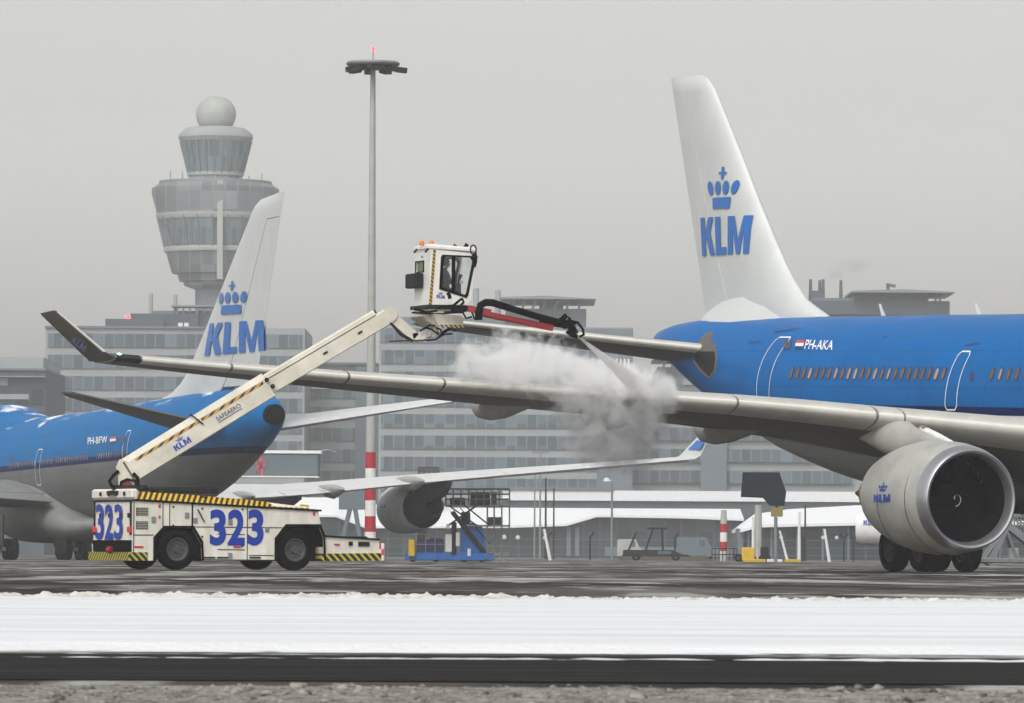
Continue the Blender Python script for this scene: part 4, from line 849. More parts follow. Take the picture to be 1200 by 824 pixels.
# low front deck
Ld = sp(446, 650)[0]; zd = sp(385, 629)[1]; zd2 = sp(446, 633)[1]
MB().prism([(sp(380, 650)[0], .40), (Ld, .42), (Ld, zd2), (sp(380, 650)[0], zd)], lambda u, v, t: Vector((u, t, v)), .02, WID - .02).build('front_deck', M['swhite'], TR)
MB().prism([(sp(378, 650)[0], .25), (Ld + .05, .27), (Ld + .05, .47), (sp(378, 650)[0], .45)], lambda u, v, t: Vector((u, t, v)), -.02, WID + .02).build('deck_bumper', stripes('yellow_black_deck', (.02, .02, .02), (.66, .56, .04), (1, 0, 1.0), .21, .6), TR)
MB().bar((sp(380, 650)[0], -.0, zd + .02), (Ld, 0, zd2 + .02), .06, .04).build('deck_rail', M['black'], TR)
fit(412, 637, .12, .11, M['dark'], 'socket'); mb = MB(); p = tside(421, 640)

fit(427.5, 637.5, .34, .12, M['dark'], 'lamp_cluster', .02)
MB().cbox((Ld - .35, .5, zd2), (Ld - .1, 2.0, zd2 + .10), .03).build('deck_box', M['dark'], TR)
for L_ in (L1, L2):
    wheel(TR, (L_, .17, RW), RW, .36); wheel(TR, (L_, WID - .17, RW), RW, .36)
    MB().tube([(L_, .3, RW), (L_, WID - .3, RW)], .10, 10).build('axle', M['dark'], TR, smooth=True)
# lower side details: steps, vents, fuel cap, dirt flap
for px in (247, 262, 300): 
    p = tside(px, 653.5); MB().box((p.x - .16, -.035, p.z - .02), (p.x + .16, 0, p.z + .02)).build('step', M['dark'], TR)
for px, py in ((168, 600), (168, 616)):
    p = tside(px, py); mb = MB()
    for k in range(5): mb.box((p.x - .16, -.016, p.z - .09 + k * .045), (p.x + .16, 0, p.z - .07 + k * .045))
    mb.bar((p.x - .17, -.008, p.z - .1), (p.x - .17, -.008, p.z + .12), .016, .02); mb.build('vent', M['dark'], TR)
MB().tube([tside(232, 597) + Vector((0, -.05, 0)), tside(240, 612) + Vector((0, -.05, 0))], .018, 6).build('grab_handle', M['dark'], TR)
# things on the roof: hose reel hump, fill cap
p = tside(185, 575, 1.3); MB().cbox((p.x - .2, .5, zs0 + .18), (p.x + 1.5, 1.9, zs0 + .34), .05).build('roof_hatch', M['dark'], TR)
MB().tube([tside(236, 587, .1) + Vector((0, 0, -.02)), tside(236, 582, .1), tside(243, 582.5, .1), tside(243, 588, .1) + Vector((0, 0, -.02))], .02, 6).build('grab_handle', M['dark'], TR, smooth=True)
MB().tube([tside(352, 595, .2), tside(353, 592, .2), tside(362, 593, .2), tside(363, 596, .2)], .03, 6).build('grab_handle', M['yellow'], TR, smooth=True)
# turret
tp_ = Vector((.42, 1.25, 0))
MB().lathe([(zs0 + .12, .62), (zs0 + .22, .62), (zs0 + .24, .48), (zs0 + .38, .46)], (tp_.x, tp_.y, 0), (0, 0, 1), 28, cap=True).build('slew_ring', M['dark'], TR, smooth=True)
BY = 159.35
def bw(px, py, dy=0.0): return W(px, py, BY + dy)
for dy in (-.33, .27):
    mb = MB(); mb.prism([(136.5, 547.5), (141, 538), (150, 541), (163, 563), (166, 575), (140, 574.5), (139, 555)], lambda u, v, t: bw(u, v, t), dy, dy + .06)
    mb.build('turret_plate', M['cream'], TR, world=True)
mb = MB(); mb.box(bw(143, 574, -.25), bw(160, 562, .25)); mb.build('slew_motor', M['steel'], TR, world=True)
MB().lathe([(-.40, .13), (-.34, .15), (-.30, .05)], bw(150, 570, 0), (0, 1, 0), 14, cap=True).build('hydraulic_valve', M['red'], TR, world=True, smooth=True)
hs_ = MB()
hs_.tube([bw(140, 552, -.36), bw(134, 557, -.38), bw(129, 564, -.38), bw(132, 570, -.36), bw(139, 572, -.3)], .045, 8)
hs_.tube([bw(142, 573, -.4), bw(143, 565, -.42), bw(150, 562, -.42), bw(160, 564, -.42), bw(161, 573, -.4)], .04, 8)
hs_.tube([bw(157, 555, -.37), bw(162, 560, -.40), bw(163, 572, -.37)], .05, 8)
hs_.build('hydraulic_hose', M['black'], TR, world=True, smooth=True)
# boom
P0, P1 = bw(150, 552.5), W(314, 451.5, BY + .5); BD = (P1 - P0).normalized(); BN = Vector((-BD.z, 0, BD.x)).normalized(); BS = BD.cross(BN)  # BN up, BS away/near
def boomloft(p, q, h, wd, ch, m, name):
    rg = []
    for c in (p, q): rg.append([c + BN * a + BS * b for a, b in ((-h / 2, -wd / 2), (-h / 2, wd / 2), (h / 2 - ch, wd / 2), (h / 2, wd / 2 - ch * .7), (h / 2, -wd / 2 + ch * .7), (h / 2 - ch, -wd / 2))])
    return MB().loft(rg, cap=True).build(name, m, TR, world=True)
near = BS if BS.y < 0 else -BS
BH, BW_ = .70, .60
ob = boomloft(P0, P1, BH, BW_, .17, M['cream'], 'outer_boom')
bstr = stripes('boom_edge_stripes', (.02, .016, .012), (.62, .33, .03), (1, 0, -.6), .155, .42)
Lb = (P1 - P0).length
def bpt(t, n_, o=.006): return P0 + BD * t + BN * n_ + near * (BW_ / 2 + o)
mb = MB(); mb.add([bpt(.32, .09), bpt(Lb * .53, .08), bpt(Lb * .53, .16), bpt(.32, .17)], [(0, 1, 2, 3)]); mb.add([bpt(Lb * .54, .08), bpt(Lb - .10, .07), bpt(Lb - .10, .155), bpt(Lb * .54, .16)], [(0, 1, 2, 3)]); mb.build('boom_stripes', bstr, ob, world=True)
mb = MB(); put(mb, klm_letters(), lambda u, v: bpt(1.36 + u * .50, -.24 + v * .165, .01)); mb.build('airline_logo', M['tblue'], ob, world=True)
mb = MB(); put(mb, crown(), lambda u, v: bpt(1.50 + u * .22, -.05 + v * .11, .01)); mb.build('airline_crown', M['tblue'], ob, world=True)
mb = MB(); put(mb, text_mesh('SAFEAERO', .02), lambda u, v: bpt(Lb * .62 + u * .74, -.14 + v * .12, .01)); mb.add([bpt(Lb * .62, -.19, .01), bpt(Lb * .62 + .74, -.19, .01), bpt(Lb * .62 + .74, -.17, .01), bpt(Lb * .62, -.17, .01)], [(0, 1, 2, 3)]); mb.build('maker_lettering', M['ndecal'], ob, world=True)
MB().bar(bpt(.02, -BH / 2, .0), bpt(.02, BH / 2 - .1, .0), .08, .06, up=tuple(BD)).build('boom_end_plate', M['tan'], ob, world=True)
mb = MB()
for px, py in ((312, 446.5), (319, 454)): c = W(px, py, BY + .5) + near * (BW_ / 2 + .01); mb.lathe([(-.02, .06), (.03, .06), (.035, .01)], c, near, 12)
mb.build('boom_pins', M['black'], ob, world=True, smooth=True)
mb = MB(); mb.tube([bpt(Lb * .5, BH / 2 + .05, -.3), bpt(Lb * .5, BH / 2 + .05, 0), bpt(Lb * .515, .25, .03), bpt(Lb * .535, 0, .03)], .022, 6); mb.build('cable', M['dark'], ob, world=True, smooth=True)
Q0, Q1 = W(308, 456.5, BY + .48), W(458, 367.5, BY + .95)
BD2 = (Q1 - Q0).normalized(); D1 = BD; BD = BD2; BN = Vector((-BD.z, 0, BD.x)).normalized(); BS = BD.cross(BN); near = BS if BS.y < 0 else -BS
ib = boomloft(Q0 - BN * .02, Q1 - BN * .02, .42, .40, .05, M['cream'], 'inner_boom')
boomloft(Q0 + BN * .25, Q0.lerp(Q1, .905) + BN * .25, .15, .26, .05, M['cream'], 'cable_tray')
MB().bar(Q0 + BN * .17 + near * .205, Q0.lerp(Q1, .9) + BN * .17 + near * .205, .012, .02, up=tuple(BN)).build('boom_seam', M['dark'], ib, world=True)
c = Q0.lerp(Q1, .905) + BN * .25; MB().bar(c - BD * .01, c + BD * .05, .2, .13, up=tuple(BN)).build('tray_end', M['dark'], ib, world=True)
for k in (.48, .75): c = Q0.lerp(Q1, k) - BN * .02 + near * .205; MB().bar(c - BD * .07, c + BD * .07, .03, .05, up=tuple(BN)).build('wear_pad', M['dark'], ib, world=True)
# elbow and jib up to the cab
CY = BY + .95
J = [W(456, 368, CY), W(465, 371, CY), W(487, 396, CY), W(496, 396.5, CY), W(512, 389, CY), W(524, 384, CY + .1)]
MB().lathe([(-.22, .02), (-.22, .20), (.22, .20), (.22, .02)], W(457, 368.5, CY), (0, 1, 0), 24).build('elbow_joint', M['cream'], TR, world=True, smooth=True)
mb = MB()
mb.bar(J[0], J[2], .34, .26); mb.bar(J[2] - Vector((.06, 0, 0)), J[4], .34, .22); mb.bar(J[4], J[5], .30, .2); mb.build('jib', M['cream'], TR, world=True)
MB().tube([W(457, 378, CY - .2), W(470, 392, CY - .2), W(484, 400, CY - .2)], [.03, .05, .04], 8).build('jib_cylinder', M['dark'], TR, world=True, smooth=True)
MB().tube([W(456, 400, CY - .22), W(500, 398.5, CY - .22)], .02, 6).build('levelling_rod', M['dark'], TR, world=True)
mb = MB()
for pts in (((492, 388), (498, 384), (506, 386), (514, 392)), ((512, 397), (518, 393), (516, 386), (510, 384)), ((500, 399), (510, 398), (520, 392), (530, 391)), ((496, 386), (503, 381), (510, 382)), ((518, 391), (528, 386), (534, 388)), ((514, 395), (520, 388), (528, 384))):
    mb.tube([W(a, b, CY - .26) for a, b in pts], .028, 6)
mb.build('jib_hoses', M['black'], TR, world=True, smooth=True)
MB().lathe([(-.28, .01), (-.28, .08), (.28, .08), (.28, .01)], W(502, 392, CY), (0, 1, 0), 16).lathe([(-.22, .01), (-.22, .10), (.22, .10), (.22, .01)], W(520, 386, CY + .1), (0, 1, 0), 16).build('jib_pins', M['steel'], TR, world=True, smooth=True)
# cab, local frame with x along its side
CA = R(20); cc_, cs_ = math.cos(CA), math.sin(CA); cab0 = W(503, 357, 160.1)
cab = empty('cab', parent=TR)
CM = wm(TR).inverted() @ Matrix.Translation(cab0) @ Matrix.Rotation(CA, 4, 'Z'); cab.matrix_basis = CM
def cs(px, py, e=0.0):       # photograph point -> cab side plane
    ru, rv = ray(px, py); x0 = cab0.x - e * cs_; y0 = cab0.y + e * cc_; L = (ru * y0 - x0) / (cc_ - ru * cs_)
    return (L, HC + rv * (y0 + L * cs_) - cab0.z)
def ce(px, py):
    ru, rv = ray(px, py); e = (cab0.x - ru * cab0.y) / (cs_ + ru * cc_); return (e, HC + rv * (cab0.y + e * cc_) - cab0.z)
CWd = 1.25
outl = [cs(503, 357), cs(546, 357), cs(551, 352), cs(558.5, 301), cs(556.5, 297), cs(503, 291)]
wi = [cs(514.3, 338.5), cs(546, 349), cs(548, 346), cs(556, 305), cs(554.5, 302), cs(553, 300), cs(518, 298.5), cs(516.2, 301)]
for e0, e1 in ((0, .05), (CWd - .05, CWd)):
    MB().prism(outl, lambda u, v, t: Vector((u, t, v)), e0, e1, holes=[wi[::-1]]).build('side_panel', M['white'], cab)
cx_ = sum(p[0] for p in wi) / len(wi); cz_ = sum(p[1] for p in wi) / len(wi)
inn = [(cx_ + (u - cx_) * .86, cz_ + (v - cz_) * .90) for u, v in wi]
for e0, e1 in ((-.02, .06), (CWd - .06, CWd + .02)):
    mb = MB(); mb.prism([(cx_ + (u - cx_) * 1.01, cz_ + (v - cz_) * 1.01) for u, v in wi], lambda u, v, t: Vector((u, t, v)), e0, e1, holes=[inn[::-1]])
    if e0 < 0 or 1:
        a = cs(531.5, 300, 0); b = cs(531, 344, 0); mb.box((a[0] - .05, e0, b[1]), (a[0] + .035, e1, a[1]))
    mb.build('window_frame', M['black'], cab)
    MB().prism(inn, lambda u, v, t: Vector((u, t, v)), (e0 + e1) / 2 - .004, (e0 + e1) / 2 + .004).build('window_pane', M['glass'], cab)
zt = outl[-1][1]; zb = 0.0
# rear wall with its small window
wr = [(ce(487.5, 319)[0], ce(487, 319)[1]), (ce(495.5, 319)[0], ce(487, 319)[1]), (ce(495.5, 306)[0], ce(495, 306)[1]), (ce(487.5, 306)[0], ce(495, 306)[1])]
MB().prism([(0.05, zb), (CWd - .05, zb), (CWd - .05, zt), (0.05, zt)], lambda u, v, t: Vector((t, u, v)), 0, .05, holes=[wr]).build('rear_wall', M['white'], cab)
mr_ = sum(p[0] for p in wr) / 4, sum(p[1] for p in wr) / 4
MB().prism([(mr_[0] + (u - mr_[0]) * 1.25, mr_[1] + (v - mr_[1]) * 1.15) for u, v in wr], lambda u, v, t: Vector((t, u, v)), -.02, .0, holes=[wr]).build('rear_window_frame', M['black'], cab)
MB().prism(wr, lambda u, v, t: Vector((t, u, v)), .02, .03).build('rear_window', mat('green_tint_glass', (.10, .16, .08), .2), cab)
a = ce(484.5, 324); b = ce(496.5, 337); MB().cbox((-.24, b[0], b[1]), (-.02, a[0] + .05, a[1] + .06), .03).build('rear_locker', M['dark'], cab)
# front glazing frame, floor, roof
xb, xt = outl[1][0], outl[3][0]
MB().prism([(.05, zb + .25), (CWd - .05, zb + .25), (CWd - .05, zt - .12), (.05, zt - .12)], lambda u, v, t: Vector((xb + (xt - xb) * (v / zt) + t + .02, u, v)), 0, .008).build('windscreen', M['glass'], cab)
MB().box((0.05, .05, 0), (xb, CWd - .05, .05)).box((xb - .05, .05, .05), (xb, CWd - .05, .22)).build('cab_floor', M['white'], cab)
rg = []
for k, (x0, x1, e0, e1) in enumerate(((-.0, xt + .0, 0, CWd), (-.05, xt + .02, -.03, CWd + .03), (-.05, xt + .02, -.03, CWd + .03), (.06, xt - .10, .10, CWd - .10))):
    z = zt + (-.0, .01, .07, .13)[k]; rg.append([(x0, e0, z + .0), (x1, e0, z - .07), (x1, e1, z - .07), (x0, e1, z)])
MB().loft(rg, cap=True).build('cab_roof', M['white'], cab)
a = ce(503, 357)
cst = stripes('cab_corner_stripes', (.02, .016, .012), (.66, .40, .03), (1, 0, 1.2), .13, .48)
c_ = cs(503, 357); MB().prism([cs(502.2, 357), cs(505.5, 357), cs(510, 292.5), cs(507, 292.5)], lambda u, v, t: Vector((u, t, v)), -.014, -.004).build('corner_stripes', cst, cab)
mb = MB(); put(mb, klm_letters(), quadmap(*[(cs(*p)[0], -.012, cs(*p)[1]) for p in ((511, 349), (520.5, 350), (520.5, 346), (511, 345))])); put(mb, crown(), quadmap(*[(cs(*p)[0], -.012, cs(*p)[1]) for p in ((513, 344.6), (518.5, 345), (518.5, 342), (513, 341.7))])); mb.build('airline_logo', M['tblue'], cab)
mb = MB(); put(mb, klm_letters(), lambda u, v: Vector((-.012, ce(493, 300)[0] - u * .18, ce(493, 302)[1] + v * .05))); mb.build('airline_logo', M['tblue'], cab)
for px, m_ in ((493.5, 'amber'), (505, 'amber')):
    p = W(px, 287.5, 160.6); MB().lathe([(0, .075), (.05, .075), (.11, .06), (.13, .01)], p, (0, 0, 1), 14).build('beacon', M[m_], cab, world=True, smooth=True)
for px, py, Y in ((532, 288, 160.9), (545.5, 287, 160.9)):
    p = W(px, py, Y); MB().bar(p + Vector((-.05, 0, -.10)), p + Vector((.03, 0, .03)), .16, .10).build('floodlight', M['black'], cab, world=True)
for px, py in ((486, 294), (499, 293.5)): MB().bar(W(px - 1.6, py + 2.2, 160.0), W(px + 2, py - 2.2, 160.0), .05, .05).build('floodlight', M['black'], cab, world=True)
mb = MB(); cpts = [W(554 + 3.4 * math.cos(t), 292.5 + 5.5 * math.sin(t), 160.3) for t in [2 * math.pi * k / 16 for k in range(17)]]; mb.tube(cpts, .022, 6); mb.tube([W(553, 298, 160.3), W(559, 302, 160.3)], .04, 6); mb.tube([W(556, 296, 160.3), W(557, 306, 160.3), W(555, 313, 160.3)], .05, 6); mb.build('mirror', M['black'], cab, world=True, smooth=True)
MB().tube([W(524, 343, 160.0), W(526, 346, 160.0), W(527, 350, 160.0)], .05, 8).build('door_handle', M['black'], cab, world=True)
# seat and console
MB().cbox((.28, .22, .18), (.42, .74, .95), .05).cbox((.36, .22, .18), (.88, .74, .36), .05).build('seat', M['vest'], cab)
MB().cbox((.20, .16, .05), (.90, .80, .18), .03).build('seat_base', M['black'], cab)
MB().cbox((.10, .06, .05), (.60, .16, .62), .03).cbox((.82, .1, .05), (.94, .5, .62), .03).tube([(.88, .22, .62), (.96, .20, .84)], [.03, .06], 8).tube([(.70, .55, .62), (.72, .56, .74)], [.03, .04], 8).tube([(.76, .3, .6), (.60, .3, .64)], .03, 8).build('control_console', M['black'], cab)
# basket base under the cab
p0 = cs(503, 357)
MB().box((-.10, -.06, -.10), (xb + .05, CWd + .06, -.004)).build('cab_base_frame', M['dark'], cab)
MB().box((.0, .0, -.22), (xb - .3, CWd, -.105)).build('base_plate', M['cream'], cab)
MB().prism([cs(507, 368), cs(541, 370), cs(543, 383), cs(516, 384), cs(512, 380)], lambda u, v, t: Vector((u, t, v)), -.04, CWd - .1).build('tray', M['cream'], cab)
MB().prism([(.02, -.26), (.0 + .02, -.30), (.42, -.58), (.50, -.58), (.44, -.26)], lambda u, v, t: Vector((u - .12, t, v)), .25, CWd + .1).build('tray_end', M['cream'], cab)
MB().bar(W(482, 366.5, 160.2), W(508, 366.8, 160.2), .05, .05).build('tray_rail', M['dark'], cab, world=True)
cst2 = stripes('tray_stripes', (.02, .016, .012), (.66, .52, .20), (1, 0, 1.0), .13, .5)
q_ = [cs(515, 380.5), cs(543.5, 381), cs(543, 384.2), (cs(516, 385))]
MB().prism(q_, lambda u, v, t: Vector((u, t, v)), -.055, -.042).build('tray_stripes', cst2, cab)
mb = MB()
for a, b, c in (((512, 361), (530, 358), (545, 362)), ((520, 366), (540, 366), (552, 361)), ((530, 359), (538, 352), (541, 350)), ((541, 350), (543, 354), (538, 360)), ((486, 362), (500, 366), (512, 364))):
    mb.tube([W(*a, 160.0), W(*b, 159.95), W(*c, 160.0)], .035, 6)
mb.bar(W(528, 362.5, 160), W(553, 361.5, 160), .16, .16); mb.build('arm_pivot', M['black'], cab, world=True, smooth=True)
# spray arm
SY = 160.0
arm = MB(); arm.bar(W(548, 361.5, SY), W(575, 366.5, SY), .20, .17); arm.bar(W(560, 366.5, SY), W(648, 384.5, SY + .2), .16, .17); arm.bar(W(565, 368, SY - .1), W(640, 382, SY + .1), .05, .06)
arm = arm.build('spray_arm', M['red'], TR, world=True)
MB().tube([W(561, 375, SY - .12), W(560.5, 366, SY - .12), W(563, 357.5, SY - .12), (W(569, 354.4, SY - .12)), W(577, 354.8, SY - .12), W(600, 362, SY - .1), W(630, 371, SY), W(658, 378.5, SY + .15)], [.10, .10, .10, .10, .10, .09, .09, .09], 12).build('fluid_hose', M['black'], arm, world=True, smooth=True)
MB().bar(W(632, 375.5, SY + .2), W(670, 381, SY + .3), .16, .22).build('arm_tip', M['black'], arm, world=True)
mb = MB()
for k in range(16):
    px = random.uniform(656, 673); py = 374 + (px - 656) * .25 + random.uniform(-3, 6); c = W(px, py, SY + random.uniform(.1, .5)); r = random.uniform(.05, .11)
    mb.bar(c, c + Vector((random.uniform(-.14, .14), random.uniform(-.1, .1), random.uniform(-.12, .12))), r, r)
mb.tube([W(668, 376, SY + .3), W(677, 378, SY + .3), W(683, 386, SY + .3), W(684, 392, SY + .3), W(679, 395, SY + .3)], .035, 8)
mb.tube([W(660, 377, SY + .2), W(664, 371, SY + .2), W(669, 374, SY + .2)], .03, 8); mb.tube([W(664, 388, SY + .3), W(671, 393, SY + .3), W(677, 394.5, SY + .3)], .06, 8)
mb.bar(W(668, 380, SY + .3), W(674, 392, SY + .3), .22, .2)
mb.build('nozzle_head', M['black'], arm, world=True, smooth=False)
mb = MB(); mb.tube([W(542, 366, SY), W(546, 373, SY), W(553, 371, SY)], .03, 6); mb.tube([W(552, 364, SY), (W(556, 374, SY)), W(563, 371, SY)], .03, 6); mb.build('arm_cables', M['black'], arm, world=True, smooth=True)

# operator seated in the cab
def skin_body(name, pts, edges, m, parent, matx, sub=2):
    me = bpy.data.meshes.new(name); me.from_pydata([tuple(matx @ Vector(p[:3])) for p in pts], edges, []); o = bpy.data.objects.new(name, me); sc.collection.objects.link(o)
    if parent: o.parent = parent
    sk = o.modifiers.new('skin', 'SKIN'); sk.use_smooth_shade = True
    for i, p in enumerate(pts): r = p[3] if isinstance(p[3], tuple) else (p[3], p[3]); me.skin_vertices[0].data[i].radius = r
    me.skin_vertices[0].data[0].use_root = True
    ss = o.modifiers.new('sub', 'SUBSURF'); ss.levels = sub; ss.render_levels = sub; me.materials.append(m); return o
pm = Matrix.Translation(cab0) @ Matrix.Rotation(CA, 4, 'Z') @ Matrix.Translation((.55, .48, .42))
pts = [(0, 0, 0, (.15, .12)), (.02, 0, .22, (.13, .11)), (.03, 0, .42, (.16, .12)), (.05, 0, .54, (.06, .06)), (.07, 0, .62, (.055, .055)),
       (.04, .17, .47, .062), (.12, .24, .25, .05), (.34, .20, .20, .036), (.04, -.17, .47, .062), (.12, -.24, .25, .05), (.34, -.26, .24, .036),
       (.20, .10, -.02, .085), (.42, .11, .0, .068), (.44, .11, -.32, .048), (.52, .11, -.36, .04), (.20, -.10, -.02, .085), (.42, -.11, .0, .068), (.44, -.11, -.32, .048), (.52, -.11, -.36, .04)]
ed = [(0, 1), (1, 2), (2, 3), (3, 4), (2, 5), (5, 6), (6, 7), (2, 8), (8, 9), (9, 10), (0, 11), (11, 12), (12, 13), (13, 14), (0, 15), (15, 16), (16, 17), (17, 18)]
pb = empty('person', 'operator in navy work clothes seated at the controls inside the raised cab', 'person', loc=tuple(pm @ Vector((0, 0, -.04))), rz=CA)
bo = skin_body('clothed_body', pts, ed, M['vest'], None, Matrix.Identity(4)); bo.name = 'work_clothes'; bo.parent = pb; bo.location = (0, 0, .04)
hd = MB(); rg = []
for z, rx, ry, ox in ((-.11, .045, .045, .0), (-.09, .07, .055, .012), (-.05, .088, .068, .01), (0, .098, .076, .0), (.05, .096, .076, -.005), (.09, .078, .062, -.01), (.115, .03, .03, -.01)):
    rg.append([(.09 + ox + rx * math.cos(t), ry * math.sin(t), .76 + z) for t in [2 * math.pi * k / 20 for k in range(20)]])
hd.loft(rg, cap=True); hd.lathe([(0, .022), (.03, .012), (.034, .001)], (.175, 0, .755), (1, 0, -.2), 8); hd.tube([(.05, 0, .50), (.085, 0, .68)], .05, 12)
hr = MB(); rg = []
for z, rx, ry, ox in ((-.06, .085, .075, -.03), (0, .095, .084, -.022), (.05, .103, .084, -.012), (.09, .088, .07, -.012), (.122, .04, .036, -.012)):
    rg.append([(.09 + ox + rx * math.cos(t), ry * math.sin(t), .765 + z) for t in [2 * math.pi * k / 20 for k in range(20)]])
hr.loft(rg, cap=True).build('hair', M['hair'], pb, smooth=True, angle=80)
for s_, (hx, hy, hz) in ((1, (.34, .20, .24)), (-1, (.34, -.26, .28))):
    mb = hd; mb.tube([(hx - .05, hy, hz - .02), (hx + .02, hy, hz)], .028, 10); mb.cbox((hx, hy - .035, hz - .02), (hx + .085, hy + .035, hz + .012), .012)
    for f, (dy, ln) in enumerate(((-.028, .06), (-.010, .072), (.010, .068), (.028, .052))):
        a = Vector((hx + .08, hy + dy, hz)); mb.tube([a, a + Vector((ln * .5, 0, .0)), a + Vector((ln * .75, 0, -.03)), a + Vector((ln * .55, 0, -.05))], [.010, .0095, .009, .006], 6)
    mb.tube([(hx + .02, hy - s_ * .035, hz), (hx + .05, hy - s_ * .06, hz - .01), (hx + .08, hy - s_ * .055, hz - .03)], [.012, .011, .007], 6)
hd.build('body', M['skin'], pb, smooth=True, angle=80)
# ================================================================== FLOODLIGHT MAST AND APRON EQUIPMENT
def base(px, Y, py=None): p = W(px, 655, Y); return Vector((p.x, Y, 0))
MY = 395.0
mb0 = base(435, MY); mast = empty('floodlight_mast', 'tall grey floodlight mast with red and white striped foot', 'light mast', loc=tuple(mb0))
zt = W(435, 76, MY).z
def ml(px, py, dy=0): return W(px, py, MY) - mb0 + Vector((0, dy, 0))
zr = ml(435, 530).z
rad = lambda z: .37 - .20 * z / zt
MB().tube([(0, 0, zr), (0, 0, zr + (zt - zr) * .5), (0, 0, zt)], [rad(zr), rad((zr + zt) / 2), rad(zt)], 20).build('pole', M['pole'], mast, smooth=True)
ys = [530, 548.5, 560, 586, 605, 624, 642]; ys = [530, 549, 568, 586.5, 605, 623.5, 642]
for i in range(6):
    z1, z0 = ml(435, ys[i]).z, ml(435, ys[i + 1]).z
    MB().tube([(0, 0, z0), (0, 0, z1)], [rad(z0) + .012, rad(z1) + .012], 20).build('stripe_band', M['bred'] if i % 2 == 0 else M['mwhite'], mast, smooth=True)
ck = bpy.data.materials.new('checker_red_white'); ck.use_nodes = True; n = ck.node_tree; tc = n.nodes.new('ShaderNodeTexCoord'); c_ = n.nodes.new('ShaderNodeTexChecker'); c_.inputs['Scale'].default_value = 2.5; c_.inputs[1].default_value = (.6, .02, .04, 1); c_.inputs[2].default_value = (.74, .74, .72, 1)
mpp = n.nodes.new('ShaderNodeMapping'); mpp.inputs['Location'].default_value = (.05, .07, .03); n.links.new(tc.outputs['Object'], mpp.inputs[0]); n.links.new(mpp.outputs[0], c_.inputs[0]); n.links.new(c_.outputs[0], n.nodes['Principled BSDF'].inputs[0])
MB().cbox((-.55, -.7, 0), (.95, .7, 1.15), .04).build('plinth', ck, mast)
rg = []
for z, r in ((zt - .1, .5), (zt, 1.72), (zt + .12, 1.80), (zt + .25, 1.70), (zt + .34, .6)): rg.append([(r * math.cos(t), r * math.sin(t), z) for t in [2 * math.pi * k / 28 for k in range(28)]])
MB().loft(rg, cap=True).build('head_ring', M['galv'], mast, smooth=True)
for k in range(8):
    t = 2 * math.pi * k / 8 + .2; d = Vector((math.cos(t), math.sin(t), 0)); c = d * (1.45 if k != 0 else 1.9) + Vector((0, 0, zt - .26))
    MB().bar(c - d * .36 + Vector((0, 0, .04)), c + d * .36 - Vector((0, 0, .04)), .55, .34).build('floodlight', M['dark'], mast)
MB().tube([(0, 0, zt + .3), (0, 0, zt + 1.15)], .04, 8).build('rod', M['steel'], mast)
MB().lathe([(0, .09), (.25, .09), (.32, .01)], (0, 0, zt + .95), (0, 0, 1), 12).build('warning_lamp', M['redlamp'], mast, smooth=True)

# blue maintenance stand behind the jumbo's outer engine
SYY = 352.0; s0 = base(478, SYY); k_ = 1 / ppm(SYY)
st = empty('maintenance_stand', 'blue wheeled access stand with railed platforms and stairs behind the jumbo engine', 'access stand', loc=tuple(s0))
def sl_(px, py, dy=0): p = W(px, py, SYY) - s0; return Vector((p.x, dy, p.z))
DW = 2.4
a = sl_(476, 660); b = sl_(580, 650); MB().cbox((a.x, 0, .07), (b.x, DW, sl_(0, 645).z), .05).build('base_frame', M['gblue'], st)
a = sl_(541, 650); b = sl_(570, 616); MB().prism([(sl_(541, 651).x, b.z - 1.8), (sl_(572, 651).x, b.z - 1.8), (sl_(566, 618).x, b.z), (sl_(541, 612).x, b.z + .3)], lambda u, v, t: Vector((u, t, v)), .4, 1.5).build('counterweight', M['gblue'], st)
MB().cbox((sl_(489, 0).x, .3, sl_(0, 650).z), (sl_(522, 0).x, 1.8, sl_(0, 630).z), .05).build('power_pack', M['ndecal'], st)
for px0, px1, py0, py1 in ((523, 532, 647, 626), (534, 540, 640, 624), (524, 528, 620, 614), (549, 553, 652, 643)):
    a = sl_(px0, py0); b = sl_(px1, py1); MB().cbox((a.x, -.05, a.z), (b.x, .5, b.z), .03).build('cabinet', M['mwhite'], st)
mb = MB()
for py in (592, 615):
    a = sl_(523 if py == 592 else 548, py); b = sl_(598, py); mb.box((a.x, 0, a.z - .10), (b.x, DW, a.z))
mb.build('platform', M['galv'], st)
MB().box((sl_(528, 0).x, .1, sl_(0, 591.8).z), (sl_(588, 0).x, DW - .2, sl_(0, 589.5).z)).build('snow', M['snow'], st)
mb = MB()
for px in (523, 532, 541, 550, 559, 568, 577, 586, 598):
    for dy in (0, DW): mb.tube([sl_(px, 592, dy), sl_(px, 573, dy)], .045, 6)
for py in (573, 579, 585):
    for dy in (0, DW): mb.tube([sl_(523, py, dy), sl_(598, py, dy)], .045, 6)
mb.build('railing', M['galv'], st, smooth=True); mb = MB()
for px in (572, 580, 589, 598):
    for dy in (0, DW): mb.tube([sl_(px, 655, dy), sl_(px, 592, dy)], .05, 6)
for py in (632, 640, 648): mb.tube([sl_(572, py), sl_(598, py)], .03, 6); mb.tube([sl_(598, py), sl_(598, py, DW)], .03, 6)
mb.build('support_frame', M['galv'], st, smooth=True); mb = MB()
for px in (481, 489, 500, 511, 522): mb.tube([sl_(px, 650), sl_(px, 626)], .035, 6)
for py in (626, 638): mb.tube([sl_(478, py), sl_(522, py)], .03, 6)
mb.build('railing', M['galv'], st, smooth=True)
